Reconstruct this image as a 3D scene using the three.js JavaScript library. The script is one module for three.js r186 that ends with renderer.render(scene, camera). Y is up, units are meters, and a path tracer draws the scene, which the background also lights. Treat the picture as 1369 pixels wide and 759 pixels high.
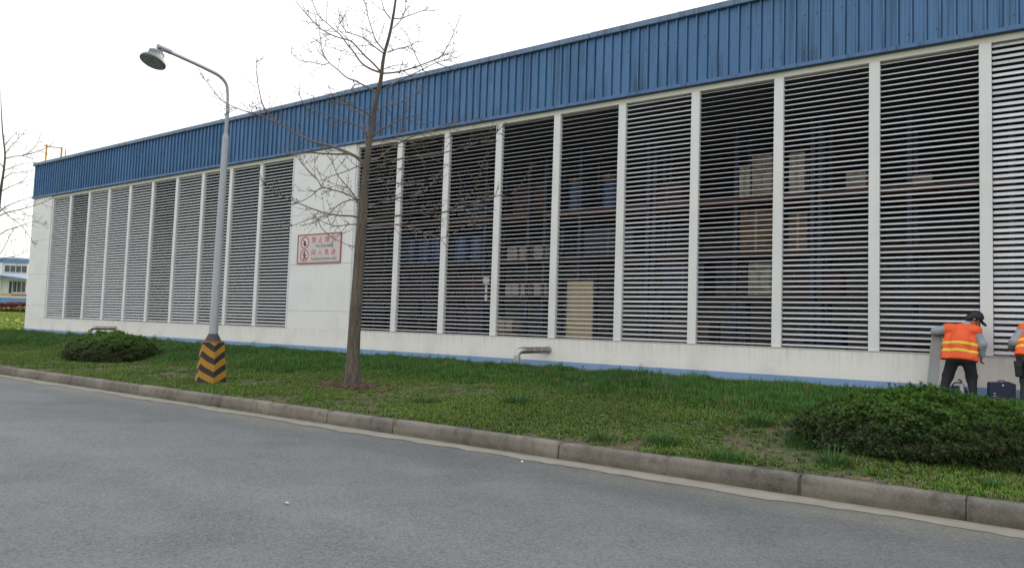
import * as THREE from 'three';
import { mergeGeometries, mergeVertices } from 'three/addons/utils/BufferGeometryUtils.js';
import { RoundedBoxGeometry } from 'three/addons/geometries/RoundedBoxGeometry.js';

/* ---------- camera, sky, sun, exposure ---------- */
const scene = new THREE.Scene();
const PITCH = 0.06113, YAW = 0.61919, ROLL = 0.03343, FPX = 985.78, EYE = new THREE.Vector3(0, 1.55, 0);
const camera = new THREE.PerspectiveCamera(2 * Math.atan(379.5 / FPX) * 180 / Math.PI, 1024 / 567, 0.1, 4000);
camera.position.copy(EYE);
camera.rotation.set(PITCH, YAW, ROLL, 'YXZ');
scene.add(camera);
camera.updateMatrixWorld(true);

const SUN_DIR = new THREE.Vector3(0.29, 0, -0.957).normalize().multiplyScalar(Math.cos(0.4));
SUN_DIR.y = Math.sin(0.4);
{ // pale hazy spring sky: nearly white, a little brighter round the low sun and near the horizon
  const W = 512, H = 256, d = new Float32Array(W * H * 4);
  for (let j = 0; j < H; j++) {
    const up = ((j + 0.5) / H - 0.5) * Math.PI, y = Math.sin(up);
    for (let i = 0; i < W; i++) {
      const az = ((i + 0.5) / W - 0.5) * 2 * Math.PI, x = Math.cos(az) * Math.cos(up), z = Math.sin(az) * Math.cos(up);
      const c = x * SUN_DIR.x + y * SUN_DIR.y + z * SUN_DIR.z;
      const g = 0.34 * Math.exp((c - 1) * 3.2) + 0.3 * Math.exp((c - 1) * 18), h = Math.exp(-Math.max(0, y) * 3.0);
      const L = 1.02 + 0.12 * h, o = (j * W + i) * 4;
      d[o] = L * (0.965 + 0.02 * h) + g * 1.04; d[o + 1] = L * 0.995 + g; d[o + 2] = (L * (1.075 - 0.04 * h) + g * 0.95) * (1 - 0.22 * Math.exp(-Math.max(0, y) * 7)); d[o + 3] = 1;
    }
  }
  const t = new THREE.DataTexture(d, W, H, THREE.RGBAFormat, THREE.FloatType);
  t.mapping = THREE.EquirectangularReflectionMapping; t.magFilter = THREE.LinearFilter; t.needsUpdate = true;
  scene.background = t; scene.environment = t;
}
const sun = new THREE.DirectionalLight(0xfff0d8, 4.6);
sun.position.copy(SUN_DIR).multiplyScalar(120); sun.name = 'sun';
sun.castShadow = true; sun.shadow.mapSize.set(4096, 4096);
Object.assign(sun.shadow.camera, { left: -90, right: 60, top: 70, bottom: -70, near: 1, far: 320 });
scene.add(sun);

const renderer = new THREE.WebGLRenderer({ antialias: true });
renderer.setSize(1024, 567);
renderer.shadowMap.enabled = true;
renderer.toneMapping = THREE.LinearToneMapping;
renderer.toneMappingExposure = 1.18;

/* ---------- helpers ---------- */
const V = (x, y, z) => new THREE.Vector3(x, y, z);
function rng(seed) { let a = seed >>> 0; return () => { a = (a + 0x6d2b79f5) | 0; let t = Math.imul(a ^ (a >>> 15), 1 | a); t = (t + Math.imul(t ^ (t >>> 7), 61 | t)) ^ t; return ((t ^ (t >>> 14)) >>> 0) / 4294967296; }; }
const R = rng(7);
const lerp = (a, b, t) => a + (b - a) * t, clamp = (x, a, b) => Math.min(b, Math.max(a, x)), sst = (a, b, x) => { const t = clamp((x - a) / (b - a), 0, 1); return t * t * (3 - 2 * t); };
function hash(x, y, s) { let h = Math.imul(x, 374761393) + Math.imul(y, 668265263) + Math.imul(s, 2147483647 ^ 0x5bd1e995); h = Math.imul(h ^ (h >>> 13), 1274126177); return ((h ^ (h >>> 16)) >>> 0) / 4294967296; }
function vnoise(x, y, s = 0, px = 0, py = 0) {
  const ix = Math.floor(x), iy = Math.floor(y), fx = x - ix, fy = y - iy, u = fx * fx * (3 - 2 * fx), v = fy * fy * (3 - 2 * fy);
  const w = (a, p) => p ? ((a % p) + p) % p : a;
  const a = hash(w(ix, px), w(iy, py), s), b = hash(w(ix + 1, px), w(iy, py), s), c = hash(w(ix, px), w(iy + 1, py), s), e = hash(w(ix + 1, px), w(iy + 1, py), s);
  return lerp(lerp(a, b, u), lerp(c, e, u), v);
}
function fbm(x, y, s = 0, o = 4, px = 0, py = 0) { let r = 0, a = 0.5, n = 0; for (let i = 0; i < o; i++) { r += a * vnoise(x, y, s + i * 17, px, py); n += a; x *= 2; y *= 2; px *= 2; py *= 2; a *= 0.55; } return r / n; }
// a tiling colour texture: fn(u, v) -> [r, g, b] linear 0..1
function tex(W, H, fn, rx = 1, ry = 1) {
  const d = new Uint8Array(W * H * 4), s = (c) => Math.round(255 * clamp(c <= 0.0031308 ? c * 12.92 : 1.055 * Math.pow(c, 1 / 2.4) - 0.055, 0, 1));
  for (let j = 0; j < H; j++) for (let i = 0; i < W; i++) { const c = fn(i / W, j / H), o = (j * W + i) * 4; d[o] = s(c[0]); d[o + 1] = s(c[1]); d[o + 2] = s(c[2]); d[o + 3] = 255; }
  const t = new THREE.DataTexture(d, W, H); t.colorSpace = THREE.SRGBColorSpace; t.wrapS = t.wrapT = THREE.RepeatWrapping; t.magFilter = THREE.LinearFilter; t.minFilter = THREE.LinearMipmapLinearFilter; t.generateMipmaps = true; t.repeat.set(rx, ry); t.needsUpdate = true;
  return t;
}
function gray(W, H, fn, rx = 1, ry = 1) { const t = tex(W, H, (u, v) => { const k = fn(u, v), l = k <= 0.04045 ? k / 12.92 : Math.pow((k + 0.055) / 1.055, 2.4); return [l, l, l]; }, rx, ry); t.colorSpace = THREE.NoColorSpace; return t; }
const mat = (c, rough = 0.8, o = {}) => { const m = new THREE.MeshStandardMaterial({ roughness: rough, ...o }); m.color.setRGB(c[0], c[1], c[2]); return m; };

const used = {};
function numbered(n) { if (!(n in used)) { used[n] = 0; return n; } used[n]++; return n + '_' + String(used[n]).padStart(3, '0'); }
function shade(o) { o.castShadow = true; o.receiveShadow = true; return o; }
function tag(o, label, category, group, kind) { if (label) o.userData.label = label; if (category) o.userData.category = category; if (group) o.userData.group = group; if (kind) o.userData.kind = kind; return o; }
function thing(name, label, category, pos = [0, 0, 0], group) { const g = new THREE.Group(); g.name = numbered(name); g.position.set(...pos); scene.add(g); return tag(g, label, category, group); }
function part(parent, name, geo, m) { const o = shade(new THREE.Mesh(geo, m)); o.name = parent === scene ? numbered(name) : name; parent.add(o); return o; }
function sub(parent, name) { const g = new THREE.Group(); g.name = name; parent.add(g); return g; }
const uvBox = (g) => { // uv in metres by dominant normal
  if (g.index) g = g.toNonIndexed();
  const p = g.attributes.position, n = g.attributes.normal, u = new Float32Array(p.count * 2);
  for (let i = 0; i < p.count; i++) { const ax = Math.abs(n.getX(i)), ay = Math.abs(n.getY(i)), az = Math.abs(n.getZ(i)), x = p.getX(i), y = p.getY(i), z = p.getZ(i); if (az >= ax && az >= ay) { u[2 * i] = x; u[2 * i + 1] = y; } else if (ax >= ay) { u[2 * i] = z; u[2 * i + 1] = y; } else { u[2 * i] = x; u[2 * i + 1] = z; } }
  g.setAttribute('uv', new THREE.BufferAttribute(u, 2)); return g;
};
const bx = (x0, x1, y0, y1, z0, z1, r = 0) => { const w = x1 - x0, h = y1 - y0, d = z1 - z0, g = r ? new RoundedBoxGeometry(w, h, d, 1, r) : new THREE.BoxGeometry(w, h, d); g.translate((x0 + x1) / 2, (y0 + y1) / 2, (z0 + z1) / 2); return uvBox(g); };
const merge = (a) => mergeGeometries(a.map((g) => (g.index ? g.toNonIndexed() : g)).map((g) => { for (const k of Object.keys(g.attributes)) if (!['position', 'normal', 'uv'].includes(k)) g.deleteAttribute(k); if (!g.attributes.uv) g.setAttribute('uv', new THREE.BufferAttribute(new Float32Array(g.attributes.position.count * 2), 2)); return g; }));
// tapered tube along points with a radius function
function limb(pts, r0, r1, segs = 5, steps, pow = 1) {
  const curve = pts.length > 2 ? new THREE.CatmullRomCurve3(pts, false, 'centripetal') : new THREE.LineCurve3(pts[0], pts[1]);
  const n = steps || Math.max(3, pts.length * 3), g = new THREE.TubeGeometry(curve, n, 1, segs, false), p = g.attributes.position, P = [];
  for (let i = 0; i <= n; i++) P.push(curve.getPointAt(i / n));
  for (let i = 0; i <= n; i++) { const rad = lerp(r0, r1, Math.pow(i / n, pow)); for (let j = 0; j <= segs; j++) { const k = i * (segs + 1) + j; p.setXYZ(k, P[i].x + (p.getX(k) - P[i].x) * rad, P[i].y + (p.getY(k) - P[i].y) * rad, P[i].z + (p.getZ(k) - P[i].z) * rad); } }
  g.userData = { curve }; return g;
}
const cyl = (a, b, r0, r1 = r0, seg = 12) => { const d = b.clone().sub(a), L = d.length(), g = new THREE.CylinderGeometry(r1, r0, L, seg); g.translate(0, L / 2, 0); g.applyQuaternion(new THREE.Quaternion().setFromUnitVectors(V(0, 1, 0), d.normalize())); g.translate(a.x, a.y, a.z); return g; };
// a picture position (pixels of the photograph) at a distance along the lens axis
const viewX = V(1, 0, 0).applyEuler(camera.rotation), viewY = V(0, 1, 0).applyEuler(camera.rotation), viewZ = V(0, 0, 1).applyEuler(camera.rotation);
const at = (u, v, dep) => EYE.clone().addScaledVector(viewX, (u - 684.5) / FPX * dep).addScaledVector(viewY, -(v - 379.5) / FPX * dep).addScaledVector(viewZ, -dep);
// naive surface nets: closed surface f = 0 (negative inside)
function surfNet(f, lo, hi, cell) {
  const n = [0, 1, 2].map((k) => Math.ceil((hi[k] - lo[k]) / cell) + 2), F = new Float32Array(n[0] * n[1] * n[2]), id = new Int32Array(F.length).fill(-1), at3 = (i, j, k) => (k * n[1] + j) * n[0] + i, pos = [], idx = [];
  for (let k = 0; k < n[2]; k++) for (let j = 0; j < n[1]; j++) for (let i = 0; i < n[0]; i++) F[at3(i, j, k)] = f(lo[0] + i * cell, lo[1] + j * cell, lo[2] + k * cell);
  const E = [[0, 1], [2, 3], [4, 5], [6, 7], [0, 2], [1, 3], [4, 6], [5, 7], [0, 4], [1, 5], [2, 6], [3, 7]];
  for (let k = 0; k < n[2] - 1; k++) for (let j = 0; j < n[1] - 1; j++) for (let i = 0; i < n[0] - 1; i++) {
    const c = []; let s = 0; for (let q = 0; q < 8; q++) { const v = F[at3(i + (q & 1), j + ((q >> 1) & 1), k + (q >> 2))]; c.push(v); if (v < 0) s++; }
    if (!s || s === 8) continue;
    let X = 0, Y = 0, Z = 0, m = 0;
    for (const [a, b] of E) if ((c[a] < 0) !== (c[b] < 0)) { const t = c[a] / (c[a] - c[b]); X += lerp(a & 1, b & 1, t); Y += lerp((a >> 1) & 1, (b >> 1) & 1, t); Z += lerp(a >> 2, b >> 2, t); m++; }
    id[at3(i, j, k)] = pos.length / 3; pos.push(lo[0] + (i + X / m) * cell, lo[1] + (j + Y / m) * cell, lo[2] + (k + Z / m) * cell);
  }
  const quad = (a, b, c, d, flip) => { if (a < 0 || b < 0 || c < 0 || d < 0) return; flip ? idx.push(a, c, b, a, d, c) : idx.push(a, b, c, a, c, d); };
  for (let k = 1; k < n[2] - 1; k++) for (let j = 1; j < n[1] - 1; j++) for (let i = 1; i < n[0] - 1; i++) {
    const v = F[at3(i, j, k)] < 0;
    if (v !== F[at3(i + 1, j, k)] < 0) quad(id[at3(i, j - 1, k - 1)], id[at3(i, j, k - 1)], id[at3(i, j, k)], id[at3(i, j - 1, k)], !v);
    if (v !== F[at3(i, j + 1, k)] < 0) quad(id[at3(i - 1, j, k - 1)], id[at3(i - 1, j, k)], id[at3(i, j, k)], id[at3(i, j, k - 1)], !v);
    if (v !== F[at3(i, j, k + 1)] < 0) quad(id[at3(i - 1, j - 1, k)], id[at3(i, j - 1, k)], id[at3(i, j, k)], id[at3(i - 1, j, k)], !v);
  }
  const g = new THREE.BufferGeometry(); g.setAttribute('position', new THREE.Float32BufferAttribute(pos, 3)); g.setIndex(idx); g.computeVertexNormals(); return g;
}

/* ---------- materials ---------- */
const stainT = tex(1024, 512, (u, v) => { // 8 m x 4 m of weathered paint
  const st = fbm(u * 160, v * 3, 3, 3, 160, 3), bl = fbm(u * 10, v * 6, 9, 4, 10, 6), gr = vnoise(u * 512, v * 256, 5, 512, 256);
  let k = 1 - 0.06 * Math.max(0, st - 0.55) * 2 - 0.10 * Math.max(0, bl - 0.45) * 2 - 0.03 * gr; return [k, k * 0.992, k * 0.972];
}, 1 / 8, 1 / 4);
const dirtT = tex(1024, 256, (u, v) => { // 8 m x 2 m: rain streaks running down from the sill, dirt near the ground
  const st = Math.pow(fbm(u * 200, v * 2, 13, 3, 200, 2), 2), big = fbm(u * 14, v * 4, 15, 4, 14, 4), sill = sst(0.45, 0.68, v), low = 1 - sst(0.38, 0.48, v);
  const k = 1 - 0.24 * st * (0.2 + 0.8 * sill) - 0.14 * Math.max(0, big - 0.5) * 2 - 0.10 * low * big; return [k, k * 0.985, k * 0.95];
}, 1 / 8, 1 / 2);
const whiteM = mat([0.80, 0.805, 0.795], 0.62, { map: stainT }), baseM = mat([0.82, 0.815, 0.79], 0.75, { map: dirtT });
const postM = mat([0.77, 0.78, 0.77], 0.5, { map: stainT }), headM = mat([0.72, 0.70, 0.62], 0.6, { map: stainT });
const slatM = mat([0.64, 0.645, 0.66], 0.45), slatDirtM = mat([0.54, 0.545, 0.55], 0.5), slatM2 = mat([0.72, 0.725, 0.73], 0.45), slatFarM = mat([0.60, 0.615, 0.62], 0.5);
const blueT = tex(1024, 512, (u, v) => { const st = fbm(u * 120, v * 3, 23, 3, 120, 3), bl = fbm(u * 12, v * 5, 29, 4, 12, 5), edge = 0.16 * (sst(0.22, 0.0, v % 0.45 / 0.45) + sst(0.86, 1.0, v % 0.45 / 0.45)) * bl, k = 1.10 - 0.7 * Math.max(0, st - 0.46) * 2 - 0.7 * Math.max(0, bl - 0.42) - edge; return [k * 1.0, k, k]; }, 1 / 8, 1 / 4);
const bluesM = [[0.068, 0.180, 0.36], [0.075, 0.192, 0.378], [0.064, 0.172, 0.345], [0.070, 0.184, 0.355]].map((c) => mat(c, 0.5, { map: blueT }));
const trimM = mat([0.15, 0.225, 0.345], 0.55, { map: blueT }), dripM = mat([0.072, 0.165, 0.33], 0.5, { map: blueT });
const stripeM = mat([0.22, 0.36, 0.60], 0.7, { map: dirtT }), concreteT = tex(512, 512, (u, v) => { const a = fbm(u * 8, v * 8, 31, 5, 8, 8), g = vnoise(u * 256, v * 256, 33, 256, 256), k = 0.72 + 0.36 * a - 0.14 * g; return [k, k * 0.985, k * 0.96]; }, 1 / 1.3, 1 / 1.3);
const concreteM = mat([0.26, 0.24, 0.21], 0.92, { map: concreteT }), darkM = mat([0.04, 0.04, 0.045], 0.9), roofM = mat([0.2, 0.21, 0.22], 0.8);
const steelM = mat([0.42, 0.44, 0.47], 0.42, { metalness: 0.55 }), galvM = mat([0.5, 0.48, 0.47], 0.34, { metalness: 0.8, bumpMap: gray(128, 128, (u, v) => fbm(u * 10, v * 10, 37, 3, 10, 10)), bumpScale: 0.002 });

/* ---------- ground ---------- */
const bankY = (x, z) => { // grass bank between kerb and wall, rising lawn to the far left
  const t = clamp((-7.85 - z) / 7.55, 0, 1), n = fbm(x * 0.6, z * 0.6, 41, 3) - 0.5;
  let y = lerp(0.175, 0.585, t) + n * 0.06 * sst(0, 0.15, t) * (1 - sst(0.93, 1, t));
  if (z < -15.4) y = 0.585 + n * 0.02;
  y += (1.0) * sst(-48, -118, x) ; return y;
};
const axis = (a) => { const o = []; for (const [s, e, st] of a) for (let x = s; x < e - 1e-6; x += st) o.push(x); o.push(a[a.length - 1][1]); return o; };
const soilT = tex(1024, 1024, (u, v) => { // soil with dead grass and thin green
  const a = fbm(u * 6, v * 6, 51, 5, 6, 6), b = fbm(u * 60, v * 60, 53, 3, 60, 60), c = vnoise(u * 300, v * 300, 55, 300, 300), g = sst(0.42, 0.60, a * 0.6 + b * 0.4);
  const s = 0.75 + 0.5 * c; return [lerp(0.115, 0.045, g) * s, lerp(0.085, 0.078, g) * s, lerp(0.047, 0.018, g) * s];
}, 1 / 3, 1 / 3);
{
  const xs = axis([[-1500, -300, 200], [-300, -140, 20], [-140, -52, 4], [-52, 14, 0.5], [14, 60, 6], [60, 300, 40], [300, 1500, 200]]);
  const zs = axis([[-1500, -200, 130], [-200, -60, 14], [-60, -17, 3], [-17, -15.2, 0.3], [-15.2, -7.8, 0.25]]); zs[zs.length - 1] = -7.82;
  const pos = [], col = [], uv = [], idx = [];
  for (const z of zs) for (const x of xs) {
    pos.push(x, bankY(x, z), z); uv.push(x, z);
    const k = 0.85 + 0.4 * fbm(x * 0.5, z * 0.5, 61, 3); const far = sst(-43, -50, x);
    col.push(k * lerp(1, 2.6, far), k * lerp(1, 2.9, far), k * lerp(1, 0.9, far));  // far-left ground colour lightened and yellowed to carry the sunlit look
  }
  const w = xs.length; for (let j = 0; j < zs.length - 1; j++) for (let i = 0; i < w - 1; i++) { const a = j * w + i; idx.push(a, a + w, a + 1, a + 1, a + w, a + w + 1); }
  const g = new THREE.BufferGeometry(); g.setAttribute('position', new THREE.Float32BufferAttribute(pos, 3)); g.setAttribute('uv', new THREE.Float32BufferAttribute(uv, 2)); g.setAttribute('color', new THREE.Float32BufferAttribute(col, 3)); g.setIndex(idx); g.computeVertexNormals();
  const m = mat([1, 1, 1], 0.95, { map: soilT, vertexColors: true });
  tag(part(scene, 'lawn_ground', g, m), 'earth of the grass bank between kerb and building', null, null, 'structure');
}
const asphaltT = tex(1024, 1024, (u, v) => { // 3 m x 3 m of worn grey asphalt with fine aggregate
  const a = fbm(u * 5, v * 5, 71, 5, 5, 5), s = vnoise(u * 330, v * 330, 73, 330, 330), t = vnoise(u * 170, v * 170, 75, 170, 170), w = hash(Math.floor(u * 512), Math.floor(v * 512), 77);
  const m = vnoise(u * 90, v * 90, 79, 90, 90); let k = 0.80 + 0.34 * (a - 0.5) + 0.50 * (s - 0.5) + 0.28 * (t - 0.5) + 0.10 * (m - 0.5); if (w > 0.985) k += 0.5; if (w < 0.03) k -= 0.25; return [k * 0.985, k, k * 1.0];
}, 1 / 3, 1 / 3);
{
  const xs = axis([[-1500, -200, 200], [-200, -60, 20], [-60, 12, 0.5], [12, 40, 4], [40, 200, 40], [200, 1500, 200]]), zs = axis([[-7.56, 2, 0.4], [2, 7, 1]]);
  const pos = [], col = [], uv = [], idx = [], w = xs.length;
  for (const z of zs) for (const x of xs) {
    pos.push(x, 0, z); uv.push(x, z);
    const n = fbm(x * 0.16, z * 0.5, 81, 4), m = fbm(x * 0.9 + z * 0.2, z * 0.9, 83, 3), edge = sst(-7.2, -6.2, z);
    const sand = (1 - sst(-7.45, -6.75, z)) * sst(0.42, 0.62, fbm(x * 0.5, z * 2, 87, 3)), wear = 0.06 * Math.exp(-(((z + 2.6 + 0.3 * Math.sin(x * 0.1)) / 0.35) ** 2)) + 0.05 * Math.exp(-(((z + 4.3 + 0.3 * Math.sin(x * 0.1)) / 0.35) ** 2)); const k = (0.76 + 0.44 * n + 0.18 * (m - 0.5) + wear) * lerp(0.9, 1, edge); col.push(k + 0.42 * sand, k + 0.32 * sand, k + 0.12 * sand);
  }
  for (let j = 0; j < zs.length - 1; j++) for (let i = 0; i < w - 1; i++) { const a = j * w + i; idx.push(a, a + w, a + 1, a + 1, a + w, a + w + 1); }
  const g = new THREE.BufferGeometry(); g.setAttribute('position', new THREE.Float32BufferAttribute(pos, 3)); g.setAttribute('uv', new THREE.Float32BufferAttribute(uv, 2)); g.setAttribute('color', new THREE.Float32BufferAttribute(col, 3)); g.setIndex(idx); g.computeVertexNormals();
  tag(part(scene, 'road', g, mat([0.190, 0.196, 0.188], 0.8, { map: asphaltT, vertexColors: true, bumpMap: gray(512, 512, (u, v) => vnoise(u * 170, v * 170, 85, 170, 170), 1 / 3, 1 / 3), bumpScale: 0.004 })), 'grey worn asphalt road', null, null, 'structure');
  // far verge behind the photographer
  tag(part(scene, 'verge', bx(-1500, 1500, -0.4, 0.06, 7, 1500), mat([0.05, 0.07, 0.03], 0.95)), 'grass verge across the road', null, null, 'structure');
  // pale concrete gutter strip with a broken edge
  const gp = [], gi = [], gu = []; let n = 0;
  for (let x = -80; x <= 14; x += 0.12) { const e = -7.37 + 0.22 * (fbm(x * 0.9, 3, 91, 4) - 0.5) + 0.07 * (vnoise(x * 6, 1, 93) - 0.5); gp.push(x, 0.004, -7.75, x, 0.004, e); gu.push(x, -7.75, x, e); if (n) gi.push(2 * n - 2, 2 * n - 1, 2 * n, 2 * n, 2 * n - 1, 2 * n + 1); n++; }
  const gg = new THREE.BufferGeometry(); gg.setAttribute('position', new THREE.Float32BufferAttribute(gp, 3)); gg.setAttribute('uv', new THREE.Float32BufferAttribute(gu, 2)); gg.setIndex(gi); gg.computeVertexNormals();
  tag(part(scene, 'gutter_strip', gg, mat([0.34, 0.32, 0.265], 0.95, { map: concreteT })), 'pale concrete gutter strip along the kerb', null, null, 'structure');
  // thin dark seam between gutter strip and asphalt, in broken runs
  const sp = [], si = []; let q = 0, on = 0;
  for (let x = -30; x <= 8; x += 0.1) { const e = -7.37 + 0.22 * (fbm(x * 0.9, 3, 91, 4) - 0.5) + 0.07 * (vnoise(x * 6, 1, 93) - 0.5), k = vnoise(x * 0.8, 7, 95); if (k > 0.42) { const h = 0.009 * (0.4 + vnoise(x * 9, 5, 97)); sp.push(x, 0.007, e - 0.02, x, 0.007, e - 0.02 + h); if (on) si.push(2 * q - 2, 2 * q - 1, 2 * q, 2 * q, 2 * q - 1, 2 * q + 1); q++; on = 1; } else on = 0; }
  const sg = new THREE.BufferGeometry(); sg.setAttribute('position', new THREE.Float32BufferAttribute(sp, 3)); sg.setIndex(si); sg.computeVertexNormals();
  tag(part(scene, 'road_seam', sg, mat([0.05, 0.048, 0.045], 1)), 'dark broken seam between asphalt and gutter strip', null, null, 'structure');
}
{ // kerb: separate stones with rounded front edge
  const kerb = new THREE.Group(); kerb.name = 'kerb'; scene.add(kerb); tag(kerb, 'concrete kerb stones edging the grass', null, null, 'structure');
  part(kerb, 'kerb_bed', bx(-80, 14, -0.3, 0.165, -7.88, -7.725), mat([0.10, 0.092, 0.08], 1));
  const kT = tex(1024, 256, (u, v) => { const a = fbm(u * 8, v * 2, 101, 5, 8, 2), g = vnoise(u * 400, v * 100, 103, 400, 100), d = fbm(u * 30, v * 8, 105, 3, 30, 8), low = 1 - sst(0.02, 0.10, v) + sst(0.93, 1, v), st = Math.max(0, fbm(u * 24, v * 4, 109, 4, 24, 4) - 0.5), k = (0.80 + 0.6 * (a - 0.4) - 0.26 * (g - 0.3) - 0.6 * Math.max(0, d - 0.55) - 0.55 * st) * (1 - 0.3 * low); return [k, k * lerp(0.985, 1.0, low), k * lerp(0.96, 0.86, low)]; }, 1 / 4, 1 / 1);
  const kMs = [[0.255, 0.228, 0.192], [0.235, 0.212, 0.182], [0.275, 0.243, 0.205], [0.25, 0.228, 0.2], [0.22, 0.198, 0.17]].map((c) => mat(c, 0.93, { map: kT, bumpMap: gray(256, 256, (u, v) => fbm(u * 30, v * 30, 107, 3, 30, 30)), bumpScale: 0.003 }));
  const variants = [];
  for (let v = 0; v < 4; v++) {
    const L = 1.385, N = 14, rows = [[-7.70, -0.05], [-7.702, 0.06], [-7.708, 0.14], [-7.718, 0.175], [-7.738, 0.195], [-7.77, 0.203], [-7.87, 0.2], [-7.87, -0.05]], pos = [], idx = [], uv = [], r = rng(200 + v);
    for (let i = 0; i <= N; i++) for (let j = 0; j < rows.length; j++) { const x = -L / 2 + L * i / N, c = (i === 0 || i === N) ? 0.006 : 0, n = (vnoise(i * 1.3, j * 1.7, 110 + v) - 0.5) * 0.007; pos.push(x, rows[j][1] + (j > 1 && j < 7 ? n - c : 0), rows[j][0] + (j < 6 ? n - c : 0)); uv.push(x + v * 1.4, rows[j][1] + (j > 4 ? (rows[4][0] - rows[j][0]) : 0)); }
    const w = rows.length; for (let i = 0; i < N; i++) for (let j = 0; j < w - 1; j++) { const a = i * w + j; idx.push(a, a + w, a + 1, a + 1, a + w, a + w + 1); }
    for (const i of [0, N]) for (let j = 1; j < w - 1; j++) i ? idx.push(i * w, i * w + j + 1, i * w + j) : idx.push(0, j, j + 1);
    const g = new THREE.BufferGeometry(); g.setAttribute('position', new THREE.Float32BufferAttribute(pos, 3)); g.setAttribute('uv', new THREE.Float32BufferAttribute(uv, 2)); g.setIndex(idx); g.computeVertexNormals(); variants.push(g);
  }
  for (let i = -52; i <= 10; i++) { const s = part(kerb, 'kerb_stone', variants[(i + 80) % 4], kMs[Math.floor(R() * 5)]); s.position.set(-1.21 + i * 1.4, (R() - 0.5) * 0.012, (R() - 0.5) * 0.014); s.rotation.y = (R() - 0.5) * 0.006; }
}

/* ---------- the louvred building ---------- */
const WZ = -16, XL = -41.3, XR = 14, SILL = 1.36, HEAD = 7.2, FB = 7.31, TOP = 9.11;
const hall = thing('industrial_building', 'long white industrial hall with blue ribbed fascia and louvred bays behind the grass', 'building');
part(hall, 'footing', bx(XL, XR, 0.3, 0.63, -16.3, WZ + 0.012), concreteM);
part(hall, 'base_wall', bx(XL, XR, 0.63, SILL - 0.02, -16.25, WZ), baseM);
part(hall, 'painted_stripe', bx(XL - 0.003, XR, 0.632, 0.775, -16.2, WZ + 0.004), stripeM);
tag(part(scene, 'apron', bx(XL - 0.3, XR, 0.3, 0.606, -16.0 + 0.012, -15.42), mat([0.2, 0.175, 0.145], 0.95, { map: concreteT })), 'concrete strip at the foot of the wall', null, null, 'structure');
{ // plain wall panels with recessed joints
  const rows = [0.775, 1.925, 3.47, 5.15, 7.3];
  const pier = [-20.74, -17.70], end = [XL, -39.22], right = [12.52, XR];
  for (const [a, b] of [pier, end, right]) { part(hall, 'wall_backing', bx(a + 0.002, b - 0.012, SILL, FB - 0.005, -16.24, WZ - 0.014), mat([0.2, 0.2, 0.2], 0.9)); for (let i = 1; i < rows.length; i++) part(hall, 'wall_panel', bx(a, b, (i === 1 ? SILL - 0.019 : rows[i - 1] + 0.009), rows[i], -16.2, WZ + (i === 1 ? -0.0 : 0.001 * (i % 2))), whiteM); }
}
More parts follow.
